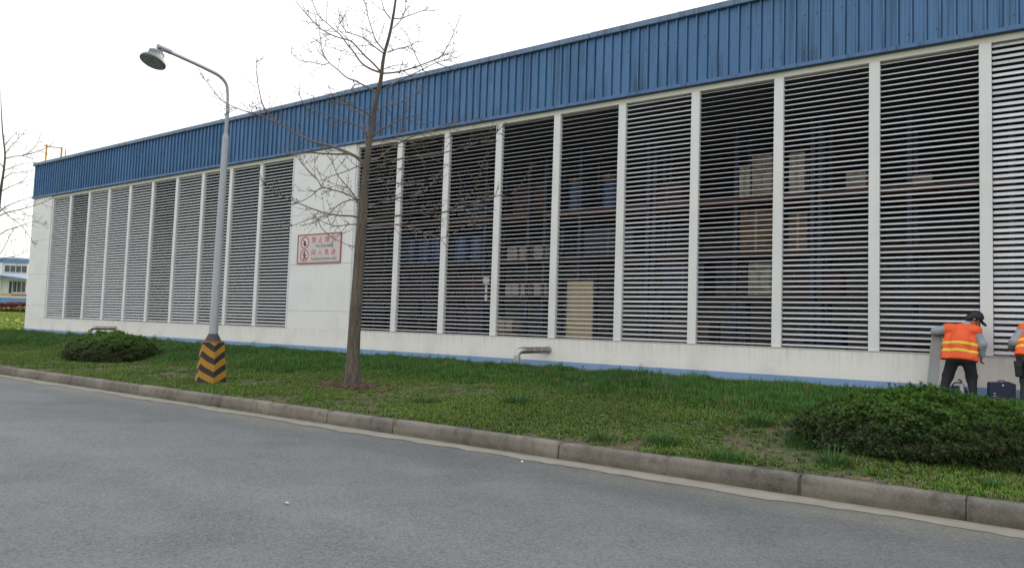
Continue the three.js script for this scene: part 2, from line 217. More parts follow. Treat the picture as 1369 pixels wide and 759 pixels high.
// posts and louvre bays
const bays = [];
{
  const px = []; for (let k = -7; k <= 9; k++) px.push(-0.733 - 1.885 * k); px.reverse();
  const pl = []; for (let k = 10; k >= 0; k--) pl.push(-20.84 - 1.833 * k);
  for (const [arr, left] of [[pl, true], [px, false]]) arr.forEach((x, i) => {
    const edge = i === 0 || i === arr.length - 1, w = edge ? 0.05 : left ? 0.085 : 0.1;
    part(hall, 'mullion', bx(x - w, x + w, SILL + 0.001, HEAD + 0.02, -16.17, -16.045, 0.008), postM);
    if (i) bays.push({ x0: arr[i - 1] + (i === 1 ? 0.05 : left ? 0.085 : 0.1), x1: x - w, left, i: i - 1 });
  });
  for (const [a, b] of [[-39.22, -20.74], [-17.70, 12.52]]) {
    part(hall, 'header', bx(a + 0.002, b - 0.002, HEAD - 0.02, FB, -16.2, -16.042), headM);
    part(hall, 'sill', bx(a + 0.002, b - 0.002, SILL - 0.019, SILL, -16.24, WZ + 0.012, 0.004), mat([0.58, 0.56, 0.52], 0.7, { map: dirtT }));
    part(hall, 'jamb', bx(b - 0.035, b + 0.002, SILL, FB, -16.2, WZ - 0.002), mat([0.45, 0.5, 0.58], 0.6));  // blue-grey tone holds the shade of the white panel's side face
  }
  const N = 52, P = (HEAD - 0.02 - SILL) / N;
  // blade section: thin plate with turned-down front lip; outer edge low
  const blade = (len, th, chord) => {
    const s = new THREE.Shape(), t = 0.0022, c = chord / 2; s.moveTo(-c, -t); s.lineTo(c - 0.002, -t); s.lineTo(c, -t + 0.001); s.lineTo(c, t - 0.001);s.lineTo(c - 0.002, t); s.lineTo(-c, t); s.closePath();
    const g = new THREE.ExtrudeGeometry(s, { depth: len, bevelEnabled: false }); g.translate(0, 0, -len / 2); // section x -> outward, z -> along
    g.rotateZ(-th); g.rotateY(-Math.PI / 2); g.deleteAttribute('uv'); return g;
  };
  const tilt = (b) => { const d = Math.PI / 180; if (b.left) return [57, 39, 55, 53, 51, 40, 49, 43, 43, 41][b.i] * d; return ([26, 25, 26, 25, 26, 38, 27, 35, 37, 68, 40, 30, 44, 52, 30, 40][b.i] || 40) * d; };
  const rest = [], restFar = [], pins = [], rs = rng(77);
  for (const b of bays) {
    const len = b.x1 - b.x0 - 0.016, th = tilt(b), xc = (b.x0 + b.x1) / 2, own = !b.left && b.i >= 5 && b.i <= 9, ch = b.left ? 0.073 : th < 0.5 ? 0.056 : 0.066;
    const shared = [0, 1, 2].map((q) => blade(len, th + (q - 1) * 0.022, ch));
    for (let n = 0; n < N; n++) {
      const y = SILL + P * (n + 0.5), q = rs() < 0.2 ? 0 : rs() < 0.25 ? 2 : 1, bent = rs() < 0.04 ? 3.5 : 1, sag = (rs() - 0.5) * 0.004 * bent, roll = (rs() - 0.5) * 0.003 * bent;
      if (own) { const o = part(hall, 'slat', shared[q], rs() < 0.15 ? slatDirtM : rs() < 0.2 ? slatM2 : slatM); o.position.set(xc, y + sag, -16.11); o.rotation.z = roll; }
      else { const g = shared[q].clone(); g.rotateZ(roll); g.translate(xc, y + sag, -16.11); (b.left ? restFar : rest).push(g); }
      for (const s of [b.x0 + 0.006, b.x1 - 0.006]) pins.push(bx(s - 0.006, s + 0.006, y - 0.016, y + 0.016, -16.14, -16.075));
    }
  }
  tag(part(hall, 'slat', merge(rest), slatM), null, null, null, 'stuff');
  tag(part(hall, 'slat', merge(restFar), slatFarM), null, null, null, 'stuff');
  tag(part(hall, 'slat_clip', merge(pins), mat([0.5, 0.51, 0.52], 0.5)), null, null, null, 'stuff');
}
{ // blue ribbed fascia in sheets, gutter trim, drip trim
  const pitch = 0.245, ribs = 4, W = pitch * ribs, y0 = FB + 0.075, y1 = TOP - 0.10;
  const s = new THREE.Shape(); s.moveTo(0, -0.05); s.lineTo(0, 0);
  for (let i = 0; i < ribs; i++) { const x = i * pitch; s.lineTo(x + 0.085, 0); s.lineTo(x + 0.092, 0.006); s.lineTo(x + 0.105, 0.0); s.lineTo(x + 0.176, 0); s.lineTo(x + 0.192, 0.05); s.lineTo(x + 0.222, 0.05); s.lineTo(x + 0.226, -0.035); s.lineTo(x + 0.240, -0.035); s.lineTo(x + pitch - 0.001, 0.0); } s.lineTo(W, -0.05); s.closePath();
  const g0 = new THREE.ExtrudeGeometry(s, { depth: y1 - y0, bevelEnabled: false }); g0.rotateX(-Math.PI / 2); g0.scale(1, 1, -1); // shape y -> +z outward
  { const id = g0.index; const p = g0.attributes.position; if (!id) for (let i = 0; i < p.count; i += 3) for (const a of Object.values(g0.attributes)) { const n = a.itemSize; for (let c = 0; c < n; c++) { const t = a.array[(i + 1) * n + c]; a.array[(i + 1) * n + c] = a.array[(i + 2) * n + c]; a.array[(i + 2) * n + c] = t; } } g0.computeVertexNormals(); }
  const variants = [0, 1, 2, 3, 4].map((k) => { const g = uvBox(g0.clone()), u = g.attributes.uv; for (let i = 0; i < u.count; i++) u.setXY(i, u.getX(i) + k * 1.61, u.getY(i)); return g; });
  const rf = rng(9);
  for (let x = XL - 0.05; x < XR; x += W) { const o = part(hall, 'cladding_sheet', variants[Math.floor(rf() * 5)], bluesM[Math.floor(rf() * 4)]); o.position.set(x, y0, -15.975 + (rf() - 0.5) * 0.004); }
  part(hall, 'fascia_backing', bx(XL + 0.02, XR, FB, TOP - 0.05, -16.24, -16.045), darkM);
  part(hall, 'drip_trim', bx(XL - 0.06, XR, FB - 0.004, FB + 0.085, -16.03, -15.925, 0.012), dripM);
  part(hall, 'drip_shade_strip', bx(XL, XR, FB - 0.012, FB - 0.004, -16.2, -15.96), mat([0.06, 0.08, 0.12], 0.8));  // solid dark strip standing in for the shade line below the trim
  for (let x = XL - 0.08, i = 0; x < XR; x += 4.6, i++) part(hall, 'gutter', bx(x + 0.004, Math.min(XR, x + 4.596), TOP - 0.155, TOP, -16.12, -15.87, 0.025), i % 3 === 1 ? mat([0.135, 0.21, 0.33], 0.55, { map: blueT }) : trimM);
  const br = [], sc = []; for (let x = XL; x < XR; x += 1.15) br.push(bx(x - 0.03, x + 0.03, TOP - 0.01, TOP + 0.03 + 0.02 * rf(), -16.05, -15.97));
  for (let x = XL + 0.1; x < XR; x += pitch) { if (rf() < 0.85) sc.push(cyl(V(x, 8.42, -15.98), V(x, 8.42, -15.962), 0.013, 0.010, 6)); if (rf() < 0.25) sc.push(cyl(V(x, 7.6, -15.98), V(x, 7.6, -15.962), 0.013, 0.010, 6)); }
  tag(part(hall, 'gutter_bracket', merge(br), mat([0.2, 0.22, 0.26], 0.6)), null, null, null, 'stuff');
  tag(part(hall, 'screw', merge(sc), mat([0.04, 0.05, 0.08], 0.6)), null, null, null, 'stuff');
}
{ // shell: ends, back, roof, floor
  const shell = mat([0.5, 0.51, 0.52], 0.8);
  part(hall, 'end_wall', bx(XL, XL + 0.25, 0.63, 9.0, -46, -16.26), whiteM);
  part(hall, 'end_wall', bx(XR - 0.25, XR, 0.63, 9.0, -46, -16.26), shell);
  part(hall, 'rear_wall', bx(XL, XR, 0.3, 9.0, -46.3, -46.001), shell);
  part(hall, 'roof', bx(XL, XR, 8.62, 8.84, -46, -16.25), roofM);
  part(hall, 'floor', bx(XL + 0.26, XR - 0.26, 0.5, 0.74, -45.9, -16.26), mat([0.16, 0.155, 0.15], 0.8));
}

/* ---------- things stored inside ---------- */
const rackBlue = mat([0.02, 0.028, 0.065], 0.5), beamM = mat([0.10, 0.036, 0.02], 0.55), beamDimM = mat([0.022, 0.012, 0.012], 0.7), deckM = mat([0.16, 0.10, 0.06], 0.85);  // lower beams share the orange paint; their near-black colour carries the interior gloom
{
  const where = ['behind the bays beside the tree', 'behind the bays left of the tan board', 'behind the bay of the tan board', 'behind the bay of the pale stacked boxes', 'behind the two right bays', 'behind the worker in the cap'];
  [[-20.3, -16.6], [-16.4, -12.97], [-12.36, -8.9], [-8.7, -4.48], [-4.3, -0.4], [0.0, 4.0]].forEach(([a, b], i) => {
    const t = thing('pallet_rack', 'blue pallet rack with orange beams ' + where[i], 'rack', [a, 0.74, -19.0], i < 0 ? '' : 'pallet racks inside the hall');
    const w = b - a, mid = i === 2 ? 1.25 : i === 3 ? 2.31 : w / 2;
    for (const x of [0, mid, w]) for (const z of [0, -1.1]) part(t, 'upright', bx(x - 0.05, x + 0.05, 0, 6.3, z - 0.04, z + 0.04), rackBlue);
    for (const y of [1.85, 2.95, 4.4]) { for (const z of [0.05, -1.15]) part(t, 'beam', bx(0, w, y - 0.12, y, z - 0.025, z + 0.025), y > 4 ? beamM : beamDimM); part(t, 'shelf_deck', bx(0, w, y + 0.001, y + 0.03, -1.1, 0.0), deckM); }
  });
  const boxIn = (name, label, cat, x0, x1, y0, y1, z1, dep, m, extra) => { const t = thing(name, label, cat, [(x0 + x1) / 2, y0, z1 - dep / 2]); const w = (x1 - x0) / 2; part(t, 'carton', bx(-w, w, 0, y1 - y0, -dep / 2, dep / 2, 0.012), m); part(t, 'tape', bx(-0.03, 0.03, 0.02, y1 - y0 + 0.003, -dep / 2 + 0.01, dep / 2 + 0.003), extra || mat([0.3, 0.22, 0.14], 0.5)); return t; };
  const goodsT = tex(256, 256, (u, v) => { const k = 0.35 + 1.1 * Math.max(0, fbm(u * 5, v * 6, 181, 3, 5, 6) - 0.15); return [k, k * 0.97, k * 0.95]; }, 1.2, 1.2), card = mat([0.2, 0.115, 0.065], 0.85, { map: goodsT }), pale = mat([0.42, 0.35, 0.31], 0.7, { map: goodsT }), white = mat([0.5, 0.45, 0.42], 0.7, { map: goodsT }), dull = mat([0.12, 0.09, 0.07], 0.9);
  const drumBlue = mat([0.012, 0.045, 0.15], 0.42);
  const lathe = new THREE.LatheGeometry([[0.001, 0], [0.27, 0], [0.285, 0.02], [0.285, 0.27], [0.297, 0.29], [0.285, 0.31], [0.285, 0.58], [0.297, 0.6], [0.285, 0.62], [0.285, 0.86], [0.27, 0.885], [0.255, 0.875], [0.001, 0.872]].map(([x, y]) => new THREE.Vector2(x, y)), 20);
  const drum0 = thing('drum', 'blue drum on the top shelf, left one of the pair above the tan board', 'drum', [-11.42, 5.172, -19.35], 'blue drums on the racks');
  part(drum0, 'barrel', lathe, drumBlue); part(drum0, 'bung', cyl(V(0.14, 0.872, 0), V(0.14, 0.9, 0), 0.035), mat([0.05, 0.05, 0.05], 0.6));
  const more = [[-10.25, 5.172, 'blue drum on the top shelf, right one of the pair above the tan board'], [-18.25, 3.722, 'blue drum on the middle shelf just right of the tree trunk'], [-17.55, 3.722, 'second blue drum right of the tree trunk on the middle shelf'], [-16.95, 3.722, 'third blue drum right of the tree trunk on the middle shelf'], [-15.9, 3.722, 'blue drum on the middle shelf in the third bay right of the tree'], [-15.2, 3.722, 'blue drum beside the post in the third bay right of the tree']];
  for (const [x, y, l] of more) { const c = drum0.clone(); c.name = numbered('drum'); c.position.set(x, y, -19.35); c.userData = { ...drum0.userData, label: l }; scene.add(c); }
  boxIn('cardboard_box', 'small tan box added as a sunlit patch on the left blue drum', 'box', -11.6, -11.2, 6.062, 6.2, -19.1, 0.3, card);  // both drum-top boxes are made up to give the tan sunlit patches
  boxIn('cardboard_box', 'small tan box added as a sunlit patch on the right blue drum', 'box', -10.45, -10.05, 6.062, 6.22, -19.1, 0.3, card);
  for (const [a, b, l] of [[-13.78, -13.4, 'left'], [-13.3, -12.95, 'middle'], [-12.75, -12.28, 'right']]) boxIn('carton', 'pale carton on the middle shelf, ' + l + ' of three behind the bay with the white bracket', 'box', a, b, 3.722, 4.14, -19.0, 0.5, pale);
  for (const [a, b, l] of [[-13.8, -13.3, 'left'], [-13.2, -12.9, 'middle'], [-12.7, -12.25, 'right']]) boxIn('carton', 'grey pink carton on the low shelf, ' + l + ' of three', 'box', a, b, 2.622, 3.0, -19.0, 0.5, mat([0.42, 0.34, 0.32], 0.8));
  boxIn('carton', 'pinkish carton low down with a green cover', 'box', -13.75, -13.2, 1.46, 1.85, -18.6, 0.5, mat([0.46, 0.34, 0.27], 0.8), mat([0.2, 0.22, 0.08], 0.8));
  boxIn('cardboard_box', 'dull carton under the pinkish carton', 'box', -13.9, -13.0, 0.741, 1.455, -18.5, 0.7, dull);
  [[-6.31, -6.02, 5.172, 5.98], [-5.98, -5.46, 5.172, 6.24]].forEach(([a, b, c, d], i) => boxIn('wrapped_load', (i ? 'tall ' : 'lower ') + 'pale wrapped load on the top shelf beside the blue upright', 'load', a, b, c, d, -18.95, 0.6, i ? pale : white));
  boxIn('cardboard_box', 'large brown cardboard box under the pale wrapped loads', 'box', -6.28, -5.45, 3.722, 4.85, -18.98, 0.7, card);
  boxIn('sack', 'pale sack on the low shelf under the brown cardboard box', 'sack', -6.05, -5.47, 2.622, 3.45, -18.98, 0.6, mat([0.42, 0.40, 0.32], 0.9, { map: goodsT }));
  boxIn('wrapped_load', 'narrow white wrapped stack on the top shelf right of the post', 'load', -5.05, -4.68, 5.172, 6.22, -18.98, 0.5, white);
  boxIn('cardboard_box', 'brown box below the narrow white stack', 'box', -5.05, -4.6, 3.722, 4.7, -18.98, 0.6, card);
  boxIn('carton', 'small pale carton high up near the blue upright by the post', 'box', -3.72, -3.28, 5.172, 5.6, -18.98, 0.4, pale);
  boxIn('carton', 'small pale carton in the second bay from the right', 'box', -2.35, -1.9, 5.172, 5.4, -18.98, 0.4, pale);
  boxIn('crate', 'dark crate on the floor behind the bay right of the tan board', 'crate', -8.3, -7.0, 0.741, 1.9, -18.8, 0.9, dull, dull);
  boxIn('crate', 'dark blue crate on the low shelf right of the tan board', 'crate', -8.4, -7.2, 2.622, 3.5, -18.9, 0.9, mat([0.012, 0.018, 0.05], 0.6), dull);
  boxIn('crate', 'dark blue crate on the middle shelf right of the tan board', 'crate', -10.9, -9.3, 3.722, 4.6, -18.9, 0.9, mat([0.012, 0.018, 0.05], 0.6), dull);
  { // more goods dimly seen between the blades
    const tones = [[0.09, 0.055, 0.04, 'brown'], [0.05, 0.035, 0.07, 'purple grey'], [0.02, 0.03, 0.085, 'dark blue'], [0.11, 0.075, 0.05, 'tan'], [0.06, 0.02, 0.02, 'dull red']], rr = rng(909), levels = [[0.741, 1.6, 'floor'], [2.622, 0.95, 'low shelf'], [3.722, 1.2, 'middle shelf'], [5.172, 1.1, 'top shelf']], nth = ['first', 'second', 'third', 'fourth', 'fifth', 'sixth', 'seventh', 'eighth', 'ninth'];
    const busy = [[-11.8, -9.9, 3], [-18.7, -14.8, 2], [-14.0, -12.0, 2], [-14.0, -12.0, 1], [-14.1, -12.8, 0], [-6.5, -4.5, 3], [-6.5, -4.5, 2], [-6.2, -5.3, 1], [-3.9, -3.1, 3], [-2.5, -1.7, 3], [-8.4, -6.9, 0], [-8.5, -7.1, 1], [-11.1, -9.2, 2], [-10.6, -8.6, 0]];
    for (let b = 0; b < 9; b++) for (let l = 0; l < 4; l++) {
      const x1 = (-0.9 - 1.885 * b) * 1.17, w = 0.8 + 0.6 * rr(), x0 = x1 - 0.3 - rr() * 0.4 - w, h = levels[l][1] * (0.55 + 0.4 * rr()), c = tones[Math.floor(rr() * 5)]; if (rr() < 0.22 || busy.some(([p, q, k]) => k === l && x0 < q && x0 + w > p)) continue;
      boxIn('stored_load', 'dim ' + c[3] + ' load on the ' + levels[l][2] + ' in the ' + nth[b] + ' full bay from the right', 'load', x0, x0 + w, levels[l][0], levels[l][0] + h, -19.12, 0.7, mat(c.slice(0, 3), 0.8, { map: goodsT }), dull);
    }
  }
  // tan board leaning just behind the slats
  const bd = thing('board', 'tall tan wooden board standing just behind the slats', 'board', [-9.54, 1.3, -16.4]);
  part(bd, 'panel', bx(-0.385, 0.385, 0.06, 1.54, -0.02, 0, 0.004), mat([0.52, 0.41, 0.25], 0.75, { map: tex(256, 256, (u, v) => { const k = 0.85 + 0.25 * fbm(u * 30, v * 2, 121, 3, 30, 2); return [k, k, k]; }) }));
  part(bd, 'batten', bx(-0.36, 0.36, 0.1, 0.16, -0.06, -0.021), mat([0.4, 0.3, 0.18], 0.8)); part(bd, 'leg', bx(-0.34, -0.28, -0.56, 1.4, -0.1, -0.061), mat([0.4, 0.3, 0.18], 0.8)); part(bd, 'leg', bx(0.28, 0.34, -0.56, 1.4, -0.1, -0.061), mat([0.4, 0.3, 0.18], 0.8));
  const jb = thing('junction_box', 'white junction box with short conduit behind the slats left of a post', 'junction box', [-12.56, 2.3, -16.36]);
  part(jb, 'housing', bx(-0.1, 0.1, 0.5, 0.68, -0.06, 0, 0.01), mat([0.8, 0.78, 0.72], 0.5)); part(jb, 'conduit', merge([bx(-0.03, 0.045, 0.26, 0.46, -0.05, 0, 0.01), bx(-0.03, 0.045, 0, 0.2, -0.05, 0, 0.01)]), mat([0.85, 0.83, 0.75], 0.5)); part(jb, 'bracket', bx(-0.01, 0.02, -0.06, 0.6, -0.08, -0.061), darkM);
}

/* ---------- warning sign on the pier ---------- */
{
  const W = 640, H = 300, c = document.createElement('canvas'); c.width = W; c.height = H; const x = c.getContext('2d');
  x.fillStyle = '#cfc4c0'; x.fillRect(0, 0, W, H); x.strokeStyle = '#9a4a48'; x.lineWidth = 7; x.strokeRect(6, 6, W - 12, H - 12);
  const red = '#b23a38', dark = '#2e4052';
  const ring = (cx, cy) => { x.strokeStyle = '#a8343a'; x.lineWidth = 11; x.beginPath(); x.ellipse(cx, cy, 58, 58, 0, 0, 7); x.stroke(); };
  x.fillStyle = '#d6cdca'; for (const cy of [84, 218]) { x.beginPath(); x.ellipse(108, cy, 56, 56, 0, 0, 7); x.fill(); }
  x.fillStyle = '#3a2c30'; x.beginPath(); x.moveTo(100, 120); x.quadraticCurveTo(72, 96, 98, 52); x.quadraticCurveTo(104, 80, 116, 66); x.quadraticCurveTo(140, 100, 118, 120); x.fill();
  x.beginPath(); x.ellipse(108, 182, 10, 10, 0, 0, 7); x.fill(); x.lineWidth = 13; x.strokeStyle = '#3a2c30'; x.lineCap = 'round';
  for (const l of [[108, 196, 106, 226], [106, 200, 84, 214], [108, 200, 132, 216], [106, 226, 94, 258], [106, 226, 124, 256]]) { x.beginPath(); x.moveTo(l[0], l[1]); x.lineTo(l[2], l[3]); x.stroke(); }
  ring(108, 84); ring(108, 218); x.lineWidth = 9; x.strokeStyle = '#a8343a'; for (const cy of [84, 218]) { x.beginPath(); x.moveTo(68, cy - 40); x.lineTo(148, cy + 40); x.stroke(); }
  // characters as strokes on a 10 x 10 grid
  const G = {
    jin: [[0, 2, 4.6, 2], [2.3, 0, 2.3, 5], [2.3, 2, 0.3, 4.6], [2.3, 2, 4.4, 4], [5.3, 2, 10, 2], [7.6, 0, 7.6, 5], [7.6, 2, 5.6, 4.6], [7.6, 2, 9.8, 4.4], [2.4, 5.8, 7.6, 5.8], [1, 7.3, 9, 7.3], [5, 7.3, 5, 10], [3, 8.2, 1.4, 9.8], [7, 8.2, 8.6, 9.6]],
    zhi: [[5, 0.4, 5, 9.4], [5, 4.4, 8.6, 4.4], [2, 4, 2, 9.4], [0.4, 9.4, 9.6, 9.4]],
    yan: [[2.2, 0.4, 2.2, 5], [0.6, 2, 1, 4], [4, 1.8, 3.2, 3.6], [2.2, 4.6, 0.4, 9.6], [2.2, 5, 3.8, 8], [4.8, 1, 4.8, 9.8], [4.8, 1, 9.6, 1], [9.6, 1, 9.6, 9.8], [4.8, 9.4, 9.6, 9.4], [5.6, 3.6, 8.8, 3.6], [7.2, 2, 7.2, 4], [7.2, 4, 5.8, 7.8], [7.2, 4.4, 8.8, 7.6]],
    huo: [[5, 0.4, 5, 4.4], [5, 4.4, 0.8, 9.8], [5, 4.4, 9.4, 9.8], [2.2, 2.4, 1.6, 5], [8.2, 2, 6.8, 4.4]],
    xian: [[1.2, 0.2, 2, 1.4], [0.8, 2.2, 0.8, 9.8], [3, 1, 9.4, 1], [9.4, 1, 9.4, 9.4], [9.4, 9.4, 8, 9.4], [2.4, 4.4, 7.8, 4.4], [5, 2.6, 5, 9], [5, 4.6, 2.6, 7.6], [5, 4.6, 7.6, 7.4]],
    ren: [[5, 0.4, 4.6, 4], [4.6, 4, 0.6, 9.8], [4.9, 3.4, 9.6, 9.8]],
    mian: [[4, 0.2, 1.2, 3.4], [4, 1.2, 7, 1.2], [7, 1.2, 6, 3], [1.8, 3, 8.4, 3], [1.8, 3, 1.8, 5.8], [8.4, 3, 8.4, 5.8], [1.8, 5.8, 8.4, 5.8], [5, 3, 4.6, 6], [4.4, 6, 1, 9.8], [6, 6, 6, 9.2], [6, 9.2, 9.4, 9.2], [9.4, 9.2, 9.4, 7.8]],
    jin4: [[1.2, 0.8, 2, 2], [0.4, 4, 2.2, 4], [2.2, 4, 2, 8], [2, 8, 0.4, 9.4], [1.6, 8.6, 9.8, 9.6], [3.6, 2.6, 9.4, 2.6], [3, 5.2, 9.8, 5.2], [5, 0.6, 5, 5.2], [5, 5.2, 3.6, 8.2], [7.8, 0.6, 7.8, 8.2]],
  };
  const glyph = (n, gx, gy, s) => { x.strokeStyle = red; x.lineWidth = 6.5; x.lineCap = 'butt'; for (const [a, b, p, q] of G[n]) { x.beginPath(); x.moveTo(gx + a * s, gy + b * s); x.lineTo(gx + p * s, gy + q * s); x.stroke(); } };
  ['jin', 'zhi', 'yan', 'huo'].forEach((n, i) => glyph(n, 212 + i * 98, 26, 6.4)); ['xian', 'ren', 'mian', 'jin4'].forEach((n, i) => glyph(n, 212 + i * 98, 158, 6.4));
  x.fillStyle = dark; x.textAlign = 'center'; x.font = 'bold 46px serif'; x.fillText('No burning', 404, 138, 360); x.font = 'bold 42px serif'; x.fillText('Authorization only', 400, 270, 385);
  const t = new THREE.CanvasTexture(c); t.colorSpace = THREE.SRGBColorSpace; t.anisotropy = 8;
  const s = thing('warning_sign', 'pink warning sign with red Chinese characters and two prohibition rings on the white pier', 'sign', [-19.26, 3.99, WZ]);
  const face = part(s, 'sign_face', new THREE.PlaneGeometry(2.136, 0.962), mat([1, 1, 1], 0.55, { map: t })); face.position.z = 0.026;
  part(s, 'backing_plate', bx(-1.08, 1.08, -0.49, 0.49, 0.002, 0.022, 0.004), mat([0.4, 0.16, 0.16], 0.6));
  part(s, 'frame', merge([bx(-1.085, 1.085, 0.482, 0.498, 0.004, 0.034), bx(-1.085, 1.085, -0.498, -0.482, 0.004, 0.034), bx(-1.085, -1.069, -0.482, 0.482, 0.004, 0.034), bx(1.069, 1.085, -0.482, 0.482, 0.004, 0.034)]), mat([0.33, 0.12, 0.12], 0.5));
}

/* ---------- ducts at the wall ---------- */
for (const [x, z, y, label] of [[-10.6, -15.2, 1.02, 'bent galvanised duct pipe entering the wall below the tan board'], [-32.95, -15.3, 1.0, 'galvanised duct pipe above the left shrub into the white wall']]) {
  const gy = 0.55, r = 0.082, t = thing('duct_pipe', label, 'duct', [x, gy, z]), dx = x < -20 ? 0.75 : 0.42, h = y - gy, e = V(dx, h + 0.03, WZ - z), d = e.clone().sub(V(0, h, 0)).normalize();
  part(t, 'riser', cyl(V(0, -0.1, 0), V(0, h - 0.14, 0), r, r, 24), galvM);
  part(t, 'elbow', new THREE.TubeGeometry(new THREE.QuadraticBezierCurve3(V(0, h - 0.14, 0), V(0, h, 0), V(0, h, 0).addScaledVector(d, 0.16)), 8, r, 24), galvM);
  part(t, 'run', cyl(V(0, h, 0).addScaledVector(d, 0.16), e, r * 0.98, r * 0.98, 24), mat([0.3, 0.26, 0.25], 0.4, { metalness: 0.75 }));
  for (const q of [0.2, 0.48, 0.72]) { const a = V(0, h, 0).lerp(e, q); part(t, 'joint_ring', cyl(a, a.clone().addScaledVector(d, 0.025), r * 1.07, r * 1.07, 24), galvM); }
  part(t, 'joint_ring', cyl(V(0, h - 0.2, 0), V(0, h - 0.17, 0), r * 1.07, r * 1.07, 24), galvM);
  const col = new THREE.SphereGeometry(r * 1.18, 20, 12); col.scale(1, 1, 0.75); col.translate(e.x, e.y, e.z); part(t, 'wall_collar', col, mat([0.36, 0.35, 0.33], 0.9, { map: concreteT }));
}

/* ---------- street lamp ---------- */
{
  const bx0 = -13.9, bz = -8.9, g0 = 0.2, t = thing('street_lamp', 'grey street lamp with bent arm on a yellow and black striped block', 'street lamp', [bx0, g0, bz]);
  const ct = document.createElement('canvas'); ct.width = 768; ct.height = 512; const x = ct.getContext('2d'); x.fillStyle = '#a87a1e'; x.fillRect(0, 0, 768, 512);
  x.fillStyle = '#2b2724'; const per = 148, amp = 92, bw = 70;
  for (let k = -3; k < 6; k++) { x.beginPath(); for (let i = 0; i <= 6; i++) { const y = k * per + (i % 2 ? -amp / 2 : amp / 2); i ? x.lineTo(i * 128, y) : x.moveTo(0, y); } for (let i = 6; i >= 0; i--) x.lineTo(i * 128, k * per + (i % 2 ? -amp / 2 : amp / 2) + bw); x.closePath(); x.fill(); }
  const rw = rng(31); for (let i = 0; i < 900; i++) { const yel = rw() < 0.5; x.fillStyle = yel ? 'rgba(120,100,70,0.25)' : 'rgba(60,50,40,0.22)'; x.fillRect(rw() * 768, rw() * 512, 2 + rw() * 10, 2 + rw() * 7); }
  const tx = new THREE.CanvasTexture(ct); tx.colorSpace = THREE.SRGBColorSpace; tx.wrapS = THREE.RepeatWrapping;
  const g = new THREE.CylinderGeometry(0.235, 0.335, 0.9, 6, 1, true); g.rotateY(0.655 + Math.PI / 6); g.translate(0, 0.43, 0);
  const base = part(t, 'striped_block', mergeGeometries([g.toNonIndexed()]), mat([1, 1, 1], 0.7, { map: tx })); base.geometry.computeVertexNormals();
  const cap = new THREE.CylinderGeometry(0.228, 0.24, 0.03, 6); cap.rotateY(0.655 + Math.PI / 6); cap.translate(0, 0.885, 0); part(t, 'block_top', cap, mat([0.2, 0.1, 0.05], 0.9));
  part(t, 'base_collar', cyl(V(0, 0.9, 0), V(0, 1.06, 0), 0.17, 0.09, 8), mat([0.06, 0.05, 0.055], 0.7));
  const poleM = mat([0.40, 0.43, 0.47], 0.5, { metalness: 0.2, map: stainT });
  part(t, 'pole', merge([cyl(V(0, 0.9, 0), V(0.02, 5.16, -0.01), 0.092, 0.062, 20), cyl(V(0.02, 5.16, -0.01), V(0.02, 5.24, -0.01), 0.062, 0.045, 20)]), poleM);
  const arm = [V(0.02, 5.2, -0.01), V(0.03, 5.7, -0.01), V(0.03, 6.1, 0), V(0.03, 6.3, 0.05), V(0.02, 6.42, 0.2), V(0, 6.49, 0.5), V(0, 6.55, 1.0), V(0, 6.60, 1.5)];
  part(t, 'arm', new THREE.TubeGeometry(new THREE.CatmullRomCurve3(arm, false, 'centripetal'), 48, 0.038, 12), poleM);
  part(t, 'arm_socket', cyl(V(0, 6.585, 1.28), V(0, 6.61, 1.55), 0.05, 0.05, 14), mat([0.28, 0.29, 0.34], 0.5));
  const hp = V(0, 6.27, 1.63), hd = part(t, 'lamp_head', new THREE.LatheGeometry([[0.001, 0.3], [0.05, 0.3], [0.085, 0.29], [0.1, 0.27], [0.125, 0.265], [0.135, 0.22], [0.155, 0.205], [0.165, 0.15], [0.17, 0.12], [0.215, 0.1], [0.255, 0.06], [0.272, 0.02], [0.27, 0], [0.25, -0.012], [0.245, 0.0], [0.001, 0.012]].map(([a, b]) => new THREE.Vector2(a, b)), 32), mat([0.16, 0.19, 0.185], 0.55));
  const toC = viewZ.clone(), n = viewZ.clone().multiplyScalar(0.34).addScaledVector(viewX, -0.20).addScaledVector(viewY, -0.90).normalize();
  hd.quaternion.setFromUnitVectors(V(0, -1, 0), n); hd.position.copy(hp); hd.scale.setScalar(0.9);
  const fins = []; for (let i = 0; i < 20; i++) { const f = new THREE.BoxGeometry(0.012, 0.016, 0.16); f.translate(0, -0.008, 0.15); f.rotateY(i / 20 * Math.PI * 2); fins.push(f); } for (const r of [0.07, 0.15, 0.22]) { const q = new THREE.TorusGeometry(r, 0.008, 6, 32); q.rotateX(Math.PI / 2); q.translate(0, -0.01, 0); fins.push(q); }
  part(hd, 'guard_grille', merge(fins), mat([0.34, 0.38, 0.37], 0.5)); const gl = new THREE.CylinderGeometry(0.235, 0.235, 0.012, 32); gl.translate(0, 0.0, 0); part(hd, 'lens', gl, mat([0.2, 0.25, 0.23], 0.25));
  const ribs = []; for (let i = 0; i < 16; i++) { const f = new THREE.BoxGeometry(0.008, 0.12, 0.03); f.translate(0, 0.2, 0.145); f.rotateY(i / 16 * Math.PI * 2); ribs.push(f); } part(hd, 'cooling_rib', merge(ribs), mat([0.24, 0.28, 0.275], 0.55));
  part(t, 'hanger', merge([cyl(V(0, 6.58, 1.5), hp.clone().addScaledVector(n, -0.29), 0.02, 0.02, 8), (() => { const q = new THREE.TorusGeometry(0.06, 0.022, 8, 20); q.rotateX(Math.PI / 2 + 0.2); q.translate(0, 6.53, 1.52); return q; })()]), mat([0.05, 0.055, 0.09], 0.5));
}

